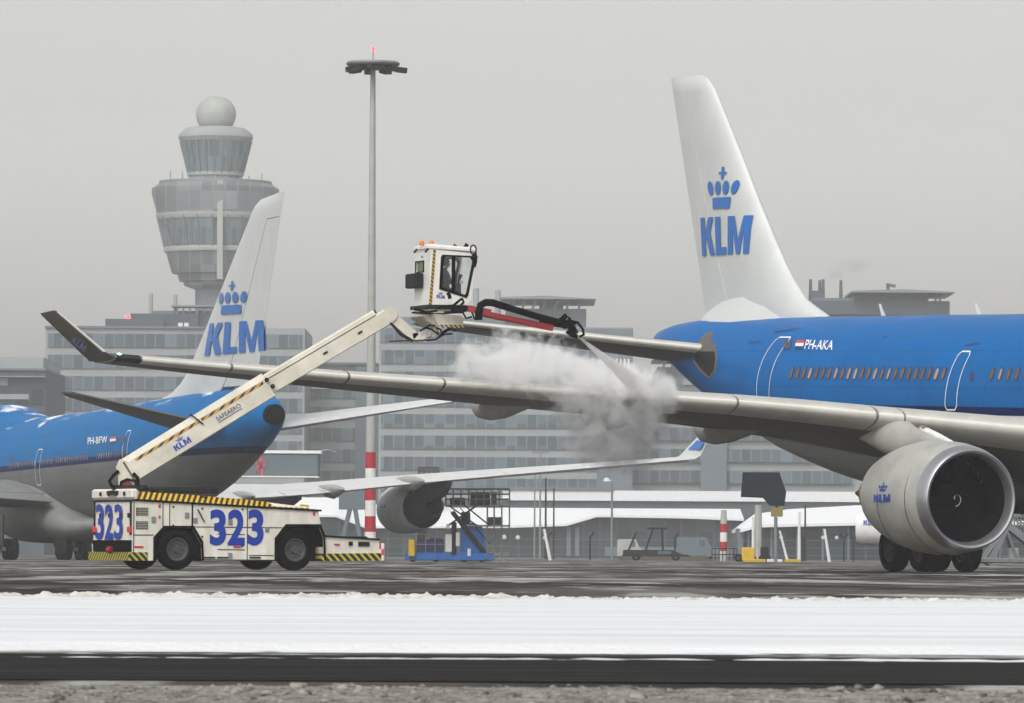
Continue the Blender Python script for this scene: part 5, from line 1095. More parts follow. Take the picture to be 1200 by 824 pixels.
for dy in (0, DW):
    mb = MB()
    for px0, px1 in ((526, 560), (560, 526), (545, 575)): mb.tube([sl_(px0, 592, dy), sl_(px1, 616, dy)], .05, 6)
    mb.tube([sl_(533, 612, dy), sl_(533, 650, dy)], .14, 8); mb.build('scissor_brace', M['dark'], st, smooth=True)
mb = MB()
for dy in (.2, 1.1): mb.bar(sl_(531, 600, dy), sl_(571, 650, dy), .10, .28)
for t in range(14): c = sl_(531, 600, .2).lerp(sl_(571, 650, .2), t / 13); mb.box((c.x - .12, .2, c.z - .02), (c.x + .12, 1.1, c.z + .02))
for dy in (.2, 1.1): mb.tube([sl_(533, 586, dy), sl_(575, 638, dy)], .03, 6)
mb.build('stairs', M['dark'], st)
for px in (485, 512, 545, 566): wheel(st, sl_(px, 0, .1) * 1 + Vector((0, 0, .24 - sl_(px, 0, .1).z)), .24, .16)
MB().cbox((sl_(480, 0).x, -.4, .3), (sl_(487.5, 0).x, 0, sl_(0, 630).z), .05).build('bollard_post', M['yellow'], st)
for px0, px1, py0, py1, dy in ((552, 575, 592, 577, .8), (528, 546, 592, 583, 1.2), (504, 520, 650, 631, .6), (572, 590, 615, 606, .7), (490, 500, 650, 622, 1.2), (541, 552, 615, 600, .4)):
    MB().cbox(sl_(px0, py0, dy), sl_(px1, py1, dy + .9), .05).build('machinery_box', M['dark'] if px0 % 2 else M['under'], st)
MB().bar(sl_(577, 657, .2), sl_(595, 650, .2), .08, .06).bar(sl_(577, 650, .2), sl_(597, 650, .2), .1, .1).bar(sl_(592, 658, .2), sl_(590, 650, .2), .08, .08).build('drawbar', M['steel'], st)
# small things on its platform
MB().cbox(sl_(577, 591.5, .5), sl_(583, 577, 1.2), .05).build('crate', mat('olive_paint', (.16, .14, .06), .6), st)
MB().cbox(sl_(603, 582, .5), sl_(609, 575, 1.0), .03)

# jet bridge on the left behind the jumbo's tail
def jetbridge(pts, Y, name_label, dep=3.2):
    x0, y0, x1, y1 = pts; a = W(x0, y0, Y); b = W(x1, y1, Y); o = empty('jet_bridge', name_label, 'jet bridge', loc=((a.x + b.x) / 2, Y, 0))
    ox = (a.x + b.x) / 2; A0, A1 = a.x - ox, b.x - ox; z0, z1 = b.z, a.z
    MB().cbox((A0, 0, z0), (A1, dep, z1), .08).build('tunnel', M['panel'], o)
    MB().box((A0 - .2, -.1, z1), (A1 + .2, dep + .1, z1 + .22)).build('snow', M['snow'], o)
    MB().box((A0, -.15, z0 - .12), (A1, dep, z0)).build('walkway_edge', M['mwhite'], o)
    return o, ox, A0, A1, z0, z1
jb, ox, A0, A1, z0, z1 = jetbridge((240, 531, 374, 558), 440, 'grey jet bridge with snow on its roof behind the jumbo tail')
def jl(px, py, dy=0): p = W(px, py, 440); return Vector((p.x - ox, dy, p.z))
mb = MB()
for u in (318, 326, 334): mb.bar(jl(u + 14 - 14, 545, -.05), jl(u, 563, -.05), .16, .05)
for px, py, w_, h_ in ((304, 536, .25, .9), (308, 541, .25, 1.1), (304, 548, .25, .8)): mb.box(jl(px - 3, py + 6, -.06), jl(px, py - 3, -.01))
mb = MB()
for x_, y_ in ((301, 540), (306, 536), (310, 543), (303, 549), (308, 553)):
    mb.box(jl(x_ - 1.5, y_ + 5, -.06), jl(x_ + 1.5, y_ - 4, -.01))
mb.bar(jl(300, 540, -.04), jl(311, 548, -.04), .2, .04).bar(jl(301, 553, -.04), jl(310, 538, -.04), .2, .04)
mb.build('red_marking', mat('faded_red', (.55, .10, .16), .6), jb)
mb = MB()
for dx in (-8, 6):
    mb.bar(jl(414 + dx * .4, 595, .2), jl(414 + dx * 1.7, 640, .2), .28, .28).bar(jl(414 + dx * .4, 595, 2.4), jl(414 + dx * 1.7, 640, 2.4), .28, .28)
mb.box(jl(398, 597, 0), jl(428, 577, 2.6)); mb.box(jl(300, 575, 1), jl(400, 571, 1.4)); mb.build('support_leg', M['panel'], jb)
MB().box(jl(372, 600, .3), jl(400, 582, 3)).build('cabin', M['snow'], jb) if False else None
MB().tube([jl(360, 531, 1), jl(385, 527, 1), jl(395, 531, 1)], .06, 6).build('handrail', M['galv'], jb)

# striped warning pole with its small railing
def thin_pole(px, y0, y1, Y, r, m, label, group='lamp posts and poles on the far apron', head=None, lean=0, name='pole', cat='pole', r2=None):
    p0 = base(px, Y); o = empty(name, label, cat, group, loc=tuple(p0)); z = W(px, y0, Y).z
    MB().tube([(0, 0, 0), (lean, 0, z)], [r, r2 or r * .75], 8).build('shaft', M[m], o, smooth=True)
    if head == 'T': MB().bar((lean - 1.0, 0, z), (lean + 1.0, 0, z), .35, .3).build('lamp_head', M['galv'], o)
    if head == 'dot': MB().lathe([(0, .01), (0, .32), (.28, .25), (.35, .01)], (lean - .5, 0, z - .1), (0, 0, 1), 10).bar((lean, 0, z), (lean - .5, 0, z), .08, .08).build('lamp_head', M['mwhite'], o)
    return o
PY_ = 500.0
p0 = base(849, PY_); o = empty('striped_pole', 'slim red and white striped pole behind a small railing', 'pole', loc=tuple(p0)); zz = [W(849, y, PY_).z for y in (598, 614, 624, 635, 646)]
MB().tube([(0, 0, zz[1]), (0, 0, zz[0])], [.30, .24], 10).build('shaft', M['pole'], o, smooth=True)
for i, m_ in enumerate(('bred', 'mwhite', 'bred')): MB().tube([(0, 0, zz[i + 2]), (0, 0, zz[i + 1])], .31, 10).build('stripe_band', M[m_], o, smooth=True)
MB().tube([(0, 0, 0), (0, 0, zz[4])], .31, 10).build('foot', M['mwhite'], o, smooth=True)
mb = MB()
for k in range(8): mb.tube([(-1 + k * .3, -.8, 0), (-1 + k * .3, -.8, 1.05)], .04, 5)
mb.tube([(-1, -.8, 1.05), (1.1, -.8, 1.05)], .05, 5).tube([(-1, -.8, .55), (1.1, -.8, .55)], .05, 5).build('railing', M['dark'], o)
thin_pole(640.5, 560, 655, 620, .12, 'dark', 'thin dark pole right of the blue stand, taller of the close pair'); thin_pole(627.5, 556, 655, 620, .10, 'galv', 'thin grey pole immediately right of the blue stand')
thin_pole(650, 572, 655, 620, .10, 'dark', 'thin dark pole, shorter of the close pair right of the blue stand')
thin_pole(646, 620, 660, 480, .14, 'mwhite', 'short leaning whitish pole in front of the pier', lean=-.5)
thin_pole(718, 563, 655, 560, .13, 'galv', 'grey lamp post with a small round white head below the vapour', head='dot', name='lamp_post', cat='lamp post')
thin_pole(634, 530, 600, 700, .12, 'galv', 'slim lamp post with flat crossbar head above the jumbo wing', head='T', name='lamp_post', cat='lamp post')
thin_pole(883.5, 606, 658, 520, .14, 'mwhite', 'white pole beside the yellow cabinet', r2=.11); thin_pole(889.5, 592, 658, 470, .30, 'pole', 'thick pale grey pole directly behind the yellow cabinet', r2=.27)
thin_pole(924, 622, 660, 520, .12, 'mwhite', 'short slanted whitish pole left of the tall white one', lean=-.7); thin_pole(937.5, 600, 661, 470, .13, 'mwhite', 'tall straight white pole right of the docking board')
thin_pole(944.5, 592, 618, 560, .10, 'dark', 'thin dark pole behind the tall straight white one'); thin_pole(973, 620, 661, 470, .13, 'mwhite', 'slanted whitish pole left of the big jet wheels', lean=-.4)
# docking board
DY = 420.0; p0 = base(910, DY); o = empty('docking_board', 'dark rectangular board with mustard box below it on a grey pole', 'apron board', loc=tuple(p0))
def dl(px, py, dy=0): p = W(px, py, DY) - p0; return Vector((p.x, dy, p.z))
MB().tube([dl(910, 660) * 1, dl(910, 606)], .13, 10).build('post', M['galv'], o, smooth=True)
MB().prism([(dl(869, 0).x, dl(0, 578).z), (dl(895, 0).x, dl(0, 579).z), (dl(903, 0).x, dl(0, 588).z), (dl(920, 0).x, dl(0, 588).z), (dl(922, 0).x, dl(0, 572).z), (dl(914, 0).x, dl(0, 549).z), (dl(871, 0).x, dl(0, 549).z)], lambda u, v, t: Vector((u, t, v)), -.2, .25).build('board', mat('board_navy', (.004, .012, .020), .6, spec=.08), o)
MB().tube([dl(911, 595), dl(911, 580)], .1, 8).build('bracket', M['dark'], o)
MB().cbox(dl(904.5, 605.5, -.35), dl(918, 595, .3), .05).build('mustard_box', mat('mustard', (.22, .17, .035), .5), o)
# yellow cabinet and neighbours
DY = 440.0
def gsebox(px0, px1, py0, m, name, label, cat, Y=440., dep=1.4, extra=None):
    p0 = base((px0 + px1) / 2, Y); o = empty(name, label, cat, loc=tuple(p0)); hw = (px1 - px0) / 2 / ppm(Y); z = W(px0, py0, Y).z
    MB().cbox((-hw, 0, .06), (hw, dep, z), .06).build('housing', M[m], o)
    MB().box((-hw * .7, -.03, z * .45), (hw * .1, .0, z * .85)).build('panel', M['dark'] if m != 'yellow' else mat('dull_yellow', (.55, .36, .02), .5), o)
    for s_ in (-.7, .7): wheel(o, (hw * s_, .3, .26), .26, .2)
    return o, hw, z
o, hw, z = gsebox(870.5, 885.5, 641.5, 'yellow', 'ground_power_unit', 'bright yellow ground power cabinet on the apron', 'power unit')
wheel(o, (-hw - .22, .5, .30), .30, .3)
gsebox(893, 902, 641, 'dark', 'equipment_cabinet', 'dark grey equipment cabinet right of the yellow one', 'cabinet')
p0 = base(908, 430); o = empty('barrier', 'low white and yellow barrier beams lying along the apron edge', 'barrier', loc=tuple(p0))
for x0, x1, m_ in ((-2.2, -.6, 'yellow'), (-.5, .6, 'mwhite'), (.8, 1.9, 'yellow')): MB().cbox((x0, 0, 0), (x1, .4, .22), .03).build('beam', M[m_], o)
# conveyor frame and small tractor under the vapour
p0 = base(765, 520); o = empty('conveyor_frame', 'dark open steel frame with sloping legs on the apron below the vapour', 'frame', loc=tuple(p0)); mb = MB()
for a, b in (((-.8, 0, 0), (.1, 0, 2.8)), ((-2.4, 0, 0), (-1.4, 0, 2.3)), ((1.0, 0, .4), (.9, 0, 2.8)), ((-.4, 0, 2.8), (1.3, 0, 2.8)), ((-2.3, 0, .7), (.9, 0, .8))): mb.tube([a, b], .09, 6).tube([(a[0], 1.4, a[2]), (b[0], 1.4, b[2])], .09, 6)
mb.build('steel_legs', M['dark'], o)
def vehicle(px, Y, L, H, m, label, name='service_vehicle', cat='vehicle', cabk=.45):
    p0 = base(px, Y); o = empty(name, label, cat, loc=tuple(p0))
    MB().prism([(-L / 2, .35), (L / 2, .35), (L / 2, H * .55), (L * (cabk - .05), H * .6), (L * (cabk - .2), H), (-L / 2 + .1, H), (-L / 2, H * .9)], lambda u, v, t: Vector((u, t, v)), 0, 1.9).build('body', M[m], o)
    MB().box((L * (cabk - .42), -.02, H * .62), (L * (cabk - .22), 0, H * .9)).build('window', M['fglass'], o)
    for s_ in (-.3, .3): wheel(o, (L * s_, .15, .36), .36, .22)
    return o
vehicle(739, 540, 2.2, 1.9, 'pole', 'small pale grey apron vehicle left of the steel frame'); vehicle(817, 540, 3.4, 2.1, 'panel', 'grey van parked left of the striped pole')
vehicle(770, 500, 5.5, .9, 'dark', 'low dark flat trailer on the apron under the vapour', 'flat_trailer', 'trailer')
# mobile stairs seen beyond the big engine
SY2 = 215.0; p0 = base(1185, SY2); o = empty('mobile_stairs', 'grey wheeled passenger stairs partly hidden behind the big engine', 'passenger stairs', loc=tuple(p0))
def q2(px, py, dy=0): p = W(px, py, SY2) - p0; return Vector((p.x, dy, p.z))
mb = MB()
for dy in (0, 1.4):
    mb.bar(q2(1160, 662, dy), q2(1205, 615, dy) if False else q2(1186, 606, dy), .12, .22); mb.bar(q2(1166, 652, dy), q2(1230, 700, dy) if False else q2(1160, 652, dy), .1, .1)
    mb.bar(q2(1178, 612, dy), q2(1232, 655, dy), .14, .24)
    for k in range(7): c = q2(1178 + k * 7.7, 612 + k * 6.1, dy); mb.tube([c, c - Vector((0, 0, -.95))], .03, 5)
    mb.tube([q2(1178, 583, dy), q2(1232, 626, dy)], .04, 6); mb.tube([q2(1178, 596, dy), q2(1232, 640, dy)], .03, 6)
    mb.tube([q2(1152, 658, dy), q2(1172, 632, dy)], .06, 6); mb.tube([q2(1172, 660, dy), q2(1178, 612, dy)], .06, 6); mb.tube([q2(1195, 660, dy), q2(1178, 615, dy)], .06, 6)
for k in range(13): c = q2(1178 + k * 4.5, 612 + k * 3.6); mb.box((c.x - .12, 0, c.z), (c.x + .14, 1.4, c.z + .03))
mb.build('stair_frame', M['galv'], o)
MB().cbox(q2(1185, 659, .2), q2(1196, 642, 1.1), .05).build('engine_box', M['pole'], o)
MB().cbox(q2(1150, 660, -.1), q2(1225, 654, 1.6), .04).build('chassis', M['galv'], o)
# smaller white airliner behind: only its engine shows
Y3 = 330.0; C3 = empty('distant_airliner', 'white airliner behind the big jet, only its round engine cowl showing', 'aircraft', loc=tuple(base(1060, Y3)))
c3 = W(1004.5, 618, Y3) - C3.location; ax = (-.32, -1, 0)
nc = MB().lathe([(.1, .74), (0, .84), (.12, .92), (.6, .99), (1.4, 1.0), (2.6, .85), (3.2, .7)], c3, (.99, -.12, 0), 36).build('nacelle', M['cowl'], C3, smooth=True)
MB().lathe([(.2, .8), (.21, .01)], c3, (.99, -.12, 0), 24).build('fan', M['dark'], nc)
def c3m(u, v):
    axv = Vector((.99, -.12, 0)); n3 = Vector((-.12, -.99, 0)); t = .25 + (v - .5) * .28
    return c3 + axv * (.45 + u * .75) + (n3 * math.cos(t) + Vector((0, 0, 1)) * math.sin(t)) * 1.03
mb = MB(); put(mb, klm_letters(), c3m); mb.build('airline_logo', M['tblue'], nc)
MB().lathe([(-3, .3), (-1, 1.4), (3, 1.9), (22, 1.9), (30, .6)], (16, 17, 3.3), (.93, .36, 0), 32).build('fuselage', M['finwhite'], C3, smooth=True)
lifting(MB(), [((c3.x + 2.2, c3.y + .8, 2.9), (c3.x + 5.2, c3.y + 1.8, 2.8), .35), ((14, 17, 2.6), (19, 18, 2.5), .6)], (0, 0, 1)).build('wing', M['wing'], C3, smooth=True)
# security fence posts
FY = 560.0; z = 2.1
for i, px in enumerate((643, 692.5, 743, 792, 942, 990, 1001)):
    p0 = base(px, FY); lab = ['dark fence post beside the short leaning whitish pole', 'dark fence post between the stand and the vapour', 'dark fence post by the steel frame', 'dark fence post left of the striped pole', 'forked dark fence post beside the tall white pole', 'forked dark fence post near the big jet wheels', 'dark fence post hidden partly by the big jet wheels'][i]
    o = MB().tube([(0, 0, 0), (0, 0, z), (.35, 0, z + .45)], .10, 6)
    if px > 900: o.tube([(0, 0, z), (-.35, 0, z + .45)], .10, 6)
    o = o.build('fence_post', M['dark'], None); o.location = p0; tag(o, lab, 'fence post', 'security fence posts along the far apron edge')
mb = MB()
for k in range(3): mb.bar((-45, 0, .5 + k * .7), (45, 0, .5 + k * .7), .03, .03)
o = mb.build('fence_wire', M['galv'], None); o.location = (10, FY, 0); tag(o, 'thin wire strands strung between the dark fence posts', 'fence')
vb = heightgrid(9, 17, 80, 505, 509, 10, lambda x, y: .45 * math.sin(math.pi * (y - 505) / 4) * (1 + .4 * nz3(x * 1.2, y)) * min(1, (x - 9) * 2, (17 - x) * 2)).build('grass_bank', mat('dry_grass', (.07, .065, .035), .9, var=.4, vscale=3), smooth=True, angle=180); tag(vb, 'low olive strip of dry grass along the far apron edge', 'grass', kind='stuff')

# ================================================================== BUILDINGS
BYD = 1050.0
class Bld:
    def __init__(s, name, label, cat, px0, px1, Y=BYD, dep=40.0):
        a = W(px0, 650, Y).x; b = W(px1, 650, Y).x; s.ox = (a + b) / 2; s.Y = Y; s.dep = dep; s.x0 = a - s.ox; s.x1 = b - s.ox
        s.o = empty(name, label, cat, loc=(s.ox, Y, 0))
    def X(s, px): return W(px, 650, s.Y).x - s.ox
    def Z(s, py, px=None): return W(px if px is not None else 600 + s.ox * FPX / s.Y, py, s.Y).z
    def block(s, name, px0, px1, pyt, pyb, m, d0=0.0, d1=None):
        z0 = max(0, s.Z(pyb)); o = MB().box((s.X(px0), d0, z0), (s.X(px1), s.dep if d1 is None else d1, s.Z(pyt))).build(name, M[m], s.o); return o
    def bands(s, px0, px1, ys, m='fglass', parent=None):
        for y0, y1 in ys: MB().box((s.X(px0), -.25, s.Z(y1)), (s.X(px1), .02, s.Z(y0))).build('window_band', M[m], s.o)
def rows(y, end, pitch=25.0, h=16.0): 
    out = []
    while y < end: out.append((y, y + h)); y += pitch
    return out
b1 = Bld('office_building', 'long concrete office block with ribbon windows behind the jumbo tail', 'building', 53, 357)
b1.block('wall', 53, 357, 384, 652, 'concrete'); b1.bands(56, 354, rows(391.5, 640))
b1.block('roof_slab', 52, 305, 382.5, 385, 'panel', -.5)
b1.block('penthouse', 121, 190, 373, 384, 'dconc', 4, 20); b1.block('penthouse', 150, 230, 366, 384, 'dconc', 6, 24); b1.block('penthouse', 172, 262, 362, 384, 'panel', 8, 26)
b1.block('plant_box', 208, 213, 378, 384, 'mwhite', 1, 3); b1.block('plant_box', 215, 220, 378, 384, 'mwhite', 1, 3)
for px, y in ((173, 342), (202, 343)): MB().tube([(b1.X(px), 8, b1.Z(366)), (b1.X(px), 8, b1.Z(y))], .38, 10).build('chimney', M['concrete'], b1.o, smooth=True)
mb = MB(); mb.box((b1.X(198), 5, b1.Z(358)), (b1.X(250), 12, b1.Z(356)))
for px in (205, 212, 220, 228, 236, 246): mb.box((b1.X(px) - .15, 6, b1.Z(366)), (b1.X(px) + .15, 6.3, b1.Z(357)))
mb.build('roof_gantry', M['galv'], b1.o)
MB().lathe([(0, .5), (.4, .4), (.6, .05)], (b1.X(147), 5, b1.Z(372)), (0, 0, 1), 10).build('warning_lamp', M['redlamp'], b1.o)
b2 = Bld('low_building', 'low dark building at the left edge with flat roof', 'building', -60, 54, 900)
b2.block('wall', -60, 53, 434, 652, 'dconc'); b2.block('upper_wall', -60, 47, 417, 434, 'concrete', 6); b2.block('parapet', -60, 54, 431.5, 434, 'panel', -.4)
b2.bands(-58, 51, [(456, 474), (482, 500)], 'pglass'); b2.block('canopy', -60, 54, 441, 442.2, 'galv', -1.5, 0); b2.block('light_panel', -20, 9, 443, 452, 'concrete', -.3, 0); b2.block('light_panel', -20, 34, 462, 468, 'concrete', -.5, 0)
b3 = Bld('linking_building', 'lower glazed block between the office block and the mast', 'building', 357, 444, 1080)
b3.block('wall', 357, 444, 427, 652, 'concrete'); b3.bands(357, 442, [(y - 1, y + h - 1) for y, h in ((434, 11), (455, 13), (478, 15), (503, 15), (528, 15), (553, 15))]); b3.block('roof_slab', 300, 446, 425, 427.5, 'panel', -1)
b3.block('white_box', 365, 388, 443, 456, 'mwhite', -1, 0); b3.block('stair_core', 417, 444, 430, 652, 'panel', -2.5, 0)
b4 = Bld('terminal_building', 'large stepped terminal with roof canopy behind the spray cab', 'building', 444, 742)
b4.block('wall', 444, 742, 383, 652, 'concrete'); b4.bands(447, 700, rows(411, 640) )
b4.block('upper_wall', 444, 592, 372, 383, 'panel', .5, 30); b4.bands(446, 590, [(385, 402)])
b4.block('tower_block', 592, 687, 361, 386, 'panel', 2, 30)
b4.block('plain_wall', 592, 742, 384.5, 409, 'panel', -.3, 0); b4.block('stair_core', 700, 741, 410, 652, 'panel', -.4, 0)
for k in range(5): b4.block('fin_window', 717 + k * 4.6, 719.4 + k * 4.6, 420, 438, 'mwhite', -.7, -.3)
MB().prism([(b4.X(586), b4.Z(349)), (b4.X(640), b4.Z(347)), (b4.X(698), b4.Z(350.5)), (b4.X(698), b4.Z(351)), (b4.X(640), b4.Z(351)), (b4.X(586), b4.Z(351))], lambda u, v, t: Vector((u, t, v)), -3, 26).build('roof_canopy', M['galv'], b4.o)
for px in (600, 612, 624, 636, 650, 664, 678): MB().bar((b4.X(px), 3, b4.Z(361)), (b4.X(px + 3), 3, b4.Z(350.5)), .4, .4).build('canopy_strut', M['galv'], b4.o)
b4.block('roof_plant', 632, 660, 354, 361, 'dconc', 5, 12)
for px, y in ((583, 336), (557, 334)): MB().tube([(b4.X(px), 14, b4.Z(372)), (b4.X(px), 14, b4.Z(y))], .55, 10).build('chimney', M['concrete'], b4.o, smooth=True)
b5 = Bld('concourse_building', 'dark concourse block with flat overhanging roof and chimneys behind the blue fuselage', 'building', 742, 1113, 1060)
b5.block('wall', 742, 1113, 462, 652, 'concrete', .5); b5.block('upper_wall', 771, 1113, 431, 463, 'panel'); b5.block('mid_wall', 905, 1113, 352, 432, 'panel', 1)
b5.block('parapet', 953, 1113, 352, 368, 'dconc', -.2, 1); b5.block('light_wall', 800, 905, 445, 452, 'concrete', -.4, 0)
b5.bands(742, 1000, rows(477, 640, 25, 15)); b5.block('stair_core', 822, 852, 470, 652, 'panel', -1.2, 0)
for x0, x1, y in ((766, 800, 421), (997, 1118, 341)): MB().prism([(b5.X(x0), b5.Z(y)), (b5.X((x0 + x1) / 2), b5.Z(y - 2)), (b5.X(x1), b5.Z(y + .8)), (b5.X(x1), b5.Z(y + 2)), (b5.X(x0), b5.Z(y + 2))], lambda u, v, t: Vector((u, t, v)), -3, 22).build('roof_canopy', M['galv'], b5.o)
b5.block('roof_room', 1008, 1090, 342, 352, 'panel', 4, 20); b5.block('wing_room', 953, 1000, 348, 353, 'panel', 3, 20)
for px, y0, y1 in ((778, 431, 422), (788, 431, 422), (797, 431, 422), (1000, 352, 342), (1097, 352, 342), (1102, 352, 344)): MB().bar((b5.X(px), 2, b5.Z(y0)), (b5.X(px + 2), 2, b5.Z(y1)), .4, .4).build('canopy_strut', M['galv'], b5.o)
for px, y in ((953, 324), (964, 325), (968, 324), (989, 325)): MB().tube([(b5.X(px), 10, b5.Z(350)), (b5.X(px), 10, b5.Z(y))], [.35, .25], 8).build('chimney', M['dconc'], b5.o, smooth=True)
b5.block('roof_plant', 953, 969, 338, 350, 'dconc', 8, 14)
mb = MB(); mb.tube([(b5.X(1043), 6, b5.Z(342)), (b5.X(1043), 6, b5.Z(331))], .3, 8).bar((b5.X(1041), 6, b5.Z(331)), (b5.X(1052), 6, b5.Z(333)), .7, .5).build('roof_camera', M['dconc'], b5.o)
# hidden lower continuation to the right
b6 = Bld('east_building', 'pale building seen under the big jet belly', 'building', 1113, 1400, 1100); b6.block('wall', 1113, 1400, 480, 652, 'concrete'); b6.bands(1115, 1398, rows(490, 640))
# pier: low glazed hall with a pitched snowy roof
def pier(label, Y, eave, ridge, parts_, name='pier_hall'):
    b = Bld(name, label, 'building', parts_[0][0], parts_[-1][0], Y, 30)
    R0 = [(b.X(px), -2.0, b.Z(ye)) for px, ye, yr in parts_]; R1 = [(b.X(px), 12.0, b.Z(yr)) for px, ye, yr in parts_]; R2 = [(b.X(px), 26.0, b.Z(ye)) for px, ye, yr in parts_]
    mb = MB(); lo = lambda L: [(x, y, z - .35) for x, y, z in L]
    n_ = len(R0)
    mb.loft([[R0[i], R1[i], R2[i], lo(R2)[i], lo(R0)[i]] for i in range(n_)], cap=True); mb.build('snowy_roof', M['snow'], b.o)
    for i in range(n_ - 1):
        zt_ = lambda t: min(R0[i][2] * (1 - t) + R0[i + 1][2] * t, 99) - .4
        MB().add([(R0[i][0], 0, 0), (R0[i + 1][0], 0, 0), (R0[i + 1][0], 0, zt_(1)), (R0[i][0], 0, zt_(0)), (R0[i][0], 24, 0), (R0[i + 1][0], 24, 0), (R0[i + 1][0], 24, zt_(1)), (R0[i][0], 24, zt_(0))], [(0, 1, 2, 3), (4, 5, 6, 7), (0, 4, 7, 3), (1, 5, 6, 2), (3, 2, 6, 7)]).build('glazed_wall', M['pglass'], b.o)
    return b
pr = pier('long low glazed pier with snow covered roof left of the docking board', 880, 0, 0, [(190, 604, 583), (395, 604, 583), (430, 617, 591), (600, 615.5, 594), (665, 613, 594), (700, 602.5, 594), (800, 603.5, 594), (872, 606, 594)])
pr2 = pier('nearer glazed pier with snow covered roof under the big jet belly', 700, 0, 0, [(868, 622, 619), (890, 616, 603), (930, 615, 597), (1010, 613, 592), (1400, 610, 588)])
pr.block('base_band', 710, 868, 640, 651, 'panel', -.6, 0)
for px in (665, 675): pr.block('column', px, px + 5, 617, 651, 'panel', -.5, 0)
pr2.block('end_wall', 866, 872, 621, 652, 'panel', -.5, 8)
for px in (878, 905, 935, 965, 995): MB().tube([(pr2.X(px), -.6, 0), (pr2.X(px), -.6, pr2.Z(618))], .16, 8).build('column', M['panel'], pr2.o, smooth=True)
for px, py in ((592, 629), (608, 629.5), (640, 630)): MB().lathe([(0, .01), (0, .35), (.2, .3), (.25, .01)], (pr.X(px), -.8, pr.Z(py)), (0, -1, 0), 10).build('wall_lamp', M['mwhite'], pr.o)
for px in (916, 965, 981): MB().lathe([(0, .01), (0, .25), (.2, .2), (.25, .01)], (pr2.X(px), -.8, pr2.Z(631)), (0, -1, 0), 10).build('wall_lamp', M['mwhite'], pr2.o)
up = Bld('upper_concourse', 'flat snow topped roof strip above the pier', 'building', 400, 1020, 940, 20)
up.block('wall', 590, 1020, 587, 652, 'dconc'); up.block('snow_roof', 590, 1020, 575, 587, 'snow', -.5, 18); up.block('roof_edge', 590, 720, 571.5, 575, 'panel', -.8, 16); up.block('wall', 395, 590, 590, 652, 'dconc')

mb = MB()
for px in (491, 497, 503, 509, 514): mb.bar((pr.X(px), 6, pr.Z(575)), (pr.X(px), 6, pr.Z(547)), .35, .35)
for y_ in (548, 552, 556): mb.bar((pr.X(490), 6, pr.Z(y_)), (pr.X(514.5), 6, pr.Z(y_)), .3, .4)
mb.box((pr.X(507), 5, pr.Z(556)), (pr.X(514), 8, pr.Z(547))); mb.build('roof_machinery', M['dark'], pr.o)
# control tower
TY_ = 1290.0; ct = empty('control_tower', 'tall round control tower with two glazed rings and a radar dome', 'control tower', loc=tuple(base(251, TY_)))
S_ = ppm(TY_); tz = lambda y: W(251, y, TY_).z; tr = lambda w_: w_ / 2 / S_
def tl(name, prof, m, n=48): return MB().lathe([(tz(y), tr(w_)) for y, w_ in prof], (0, 0, 0), (0, 0, 1), n).build(name, M[m], ct, smooth=True)
tl('shaft', [(655, 46), (335, 46)], 'panel', 32)
tl('lower_hull', [(340, 44), (335, 72), (331, 74), (330, 84), (322, 88), (321, 100), (318, 103), (298, 114), (294, 117)], 'clad')
tl('lower_glazing', [(295, 115), (256, 134)], 'tglass'); tl('window_sill', [(296, 119), (293, 121), (290, 120)], 'pole'); tl('window_head', [(258, 135), (254, 139), (251, 139)], 'pole')
tl('upper_hull', [(252, 138), (247, 139), (227, 150), (221, 149), (218, 140), (214, 128), (213, 60)], 'clad')
tl('roof_rail', [(219, 133), (213, 133), (212.5, 132), (213, 128)], 'galv'); tl('neck', [(215, 66), (205, 62), (204, 66)], 'clad')
tl('cab_glazing', [(205, 62), (165, 82)], 'tglass'); tl('cab_sill', [(206, 66), (202, 67)], 'pole')
tl('cab_roof', [(166, 83), (161, 88), (157, 86), (150, 70), (148, 44)], 'concrete')
tl('radar_dome', [(150, 34), (147, 39), (142, 44), (136, 47), (131, 47), (125, 44), (119, 36), (115, 25), (112.5, 12), (112, .1)], 'pole', 28)
mb = MB()
for y0, w0, y1, w1 in ((296, 116, 253, 137), (205, 64, 165, 84)):
    mb = MB()
    for k in range(24):
        t = 2 * math.pi * k / 24; mb.bar((tr(w0) * math.cos(t), tr(w0) * math.sin(t), tz(y0)), (tr(w1) * math.cos(t), tr(w1) * math.sin(t), tz(y1)), .35, .35)
    mb.build('mullions', M['panel'], ct)
MB().box((-.4 + 8 / S_, -tr(142), tz(330)), (.8 + 8 / S_, -tr(90), tz(215))).build('cable_duct', M['pole'], ct)
mb = MB()
for x_ in (-52, -38, -20, 12, 30, 40, 55): mb.bar((tr(x_ * 2), -tr(30), tz(214)), (tr(x_ * 2), -tr(30), tz(random.uniform(200, 208))), .25, .25)
mb.build('roof_antennas', M['galv'], ct)

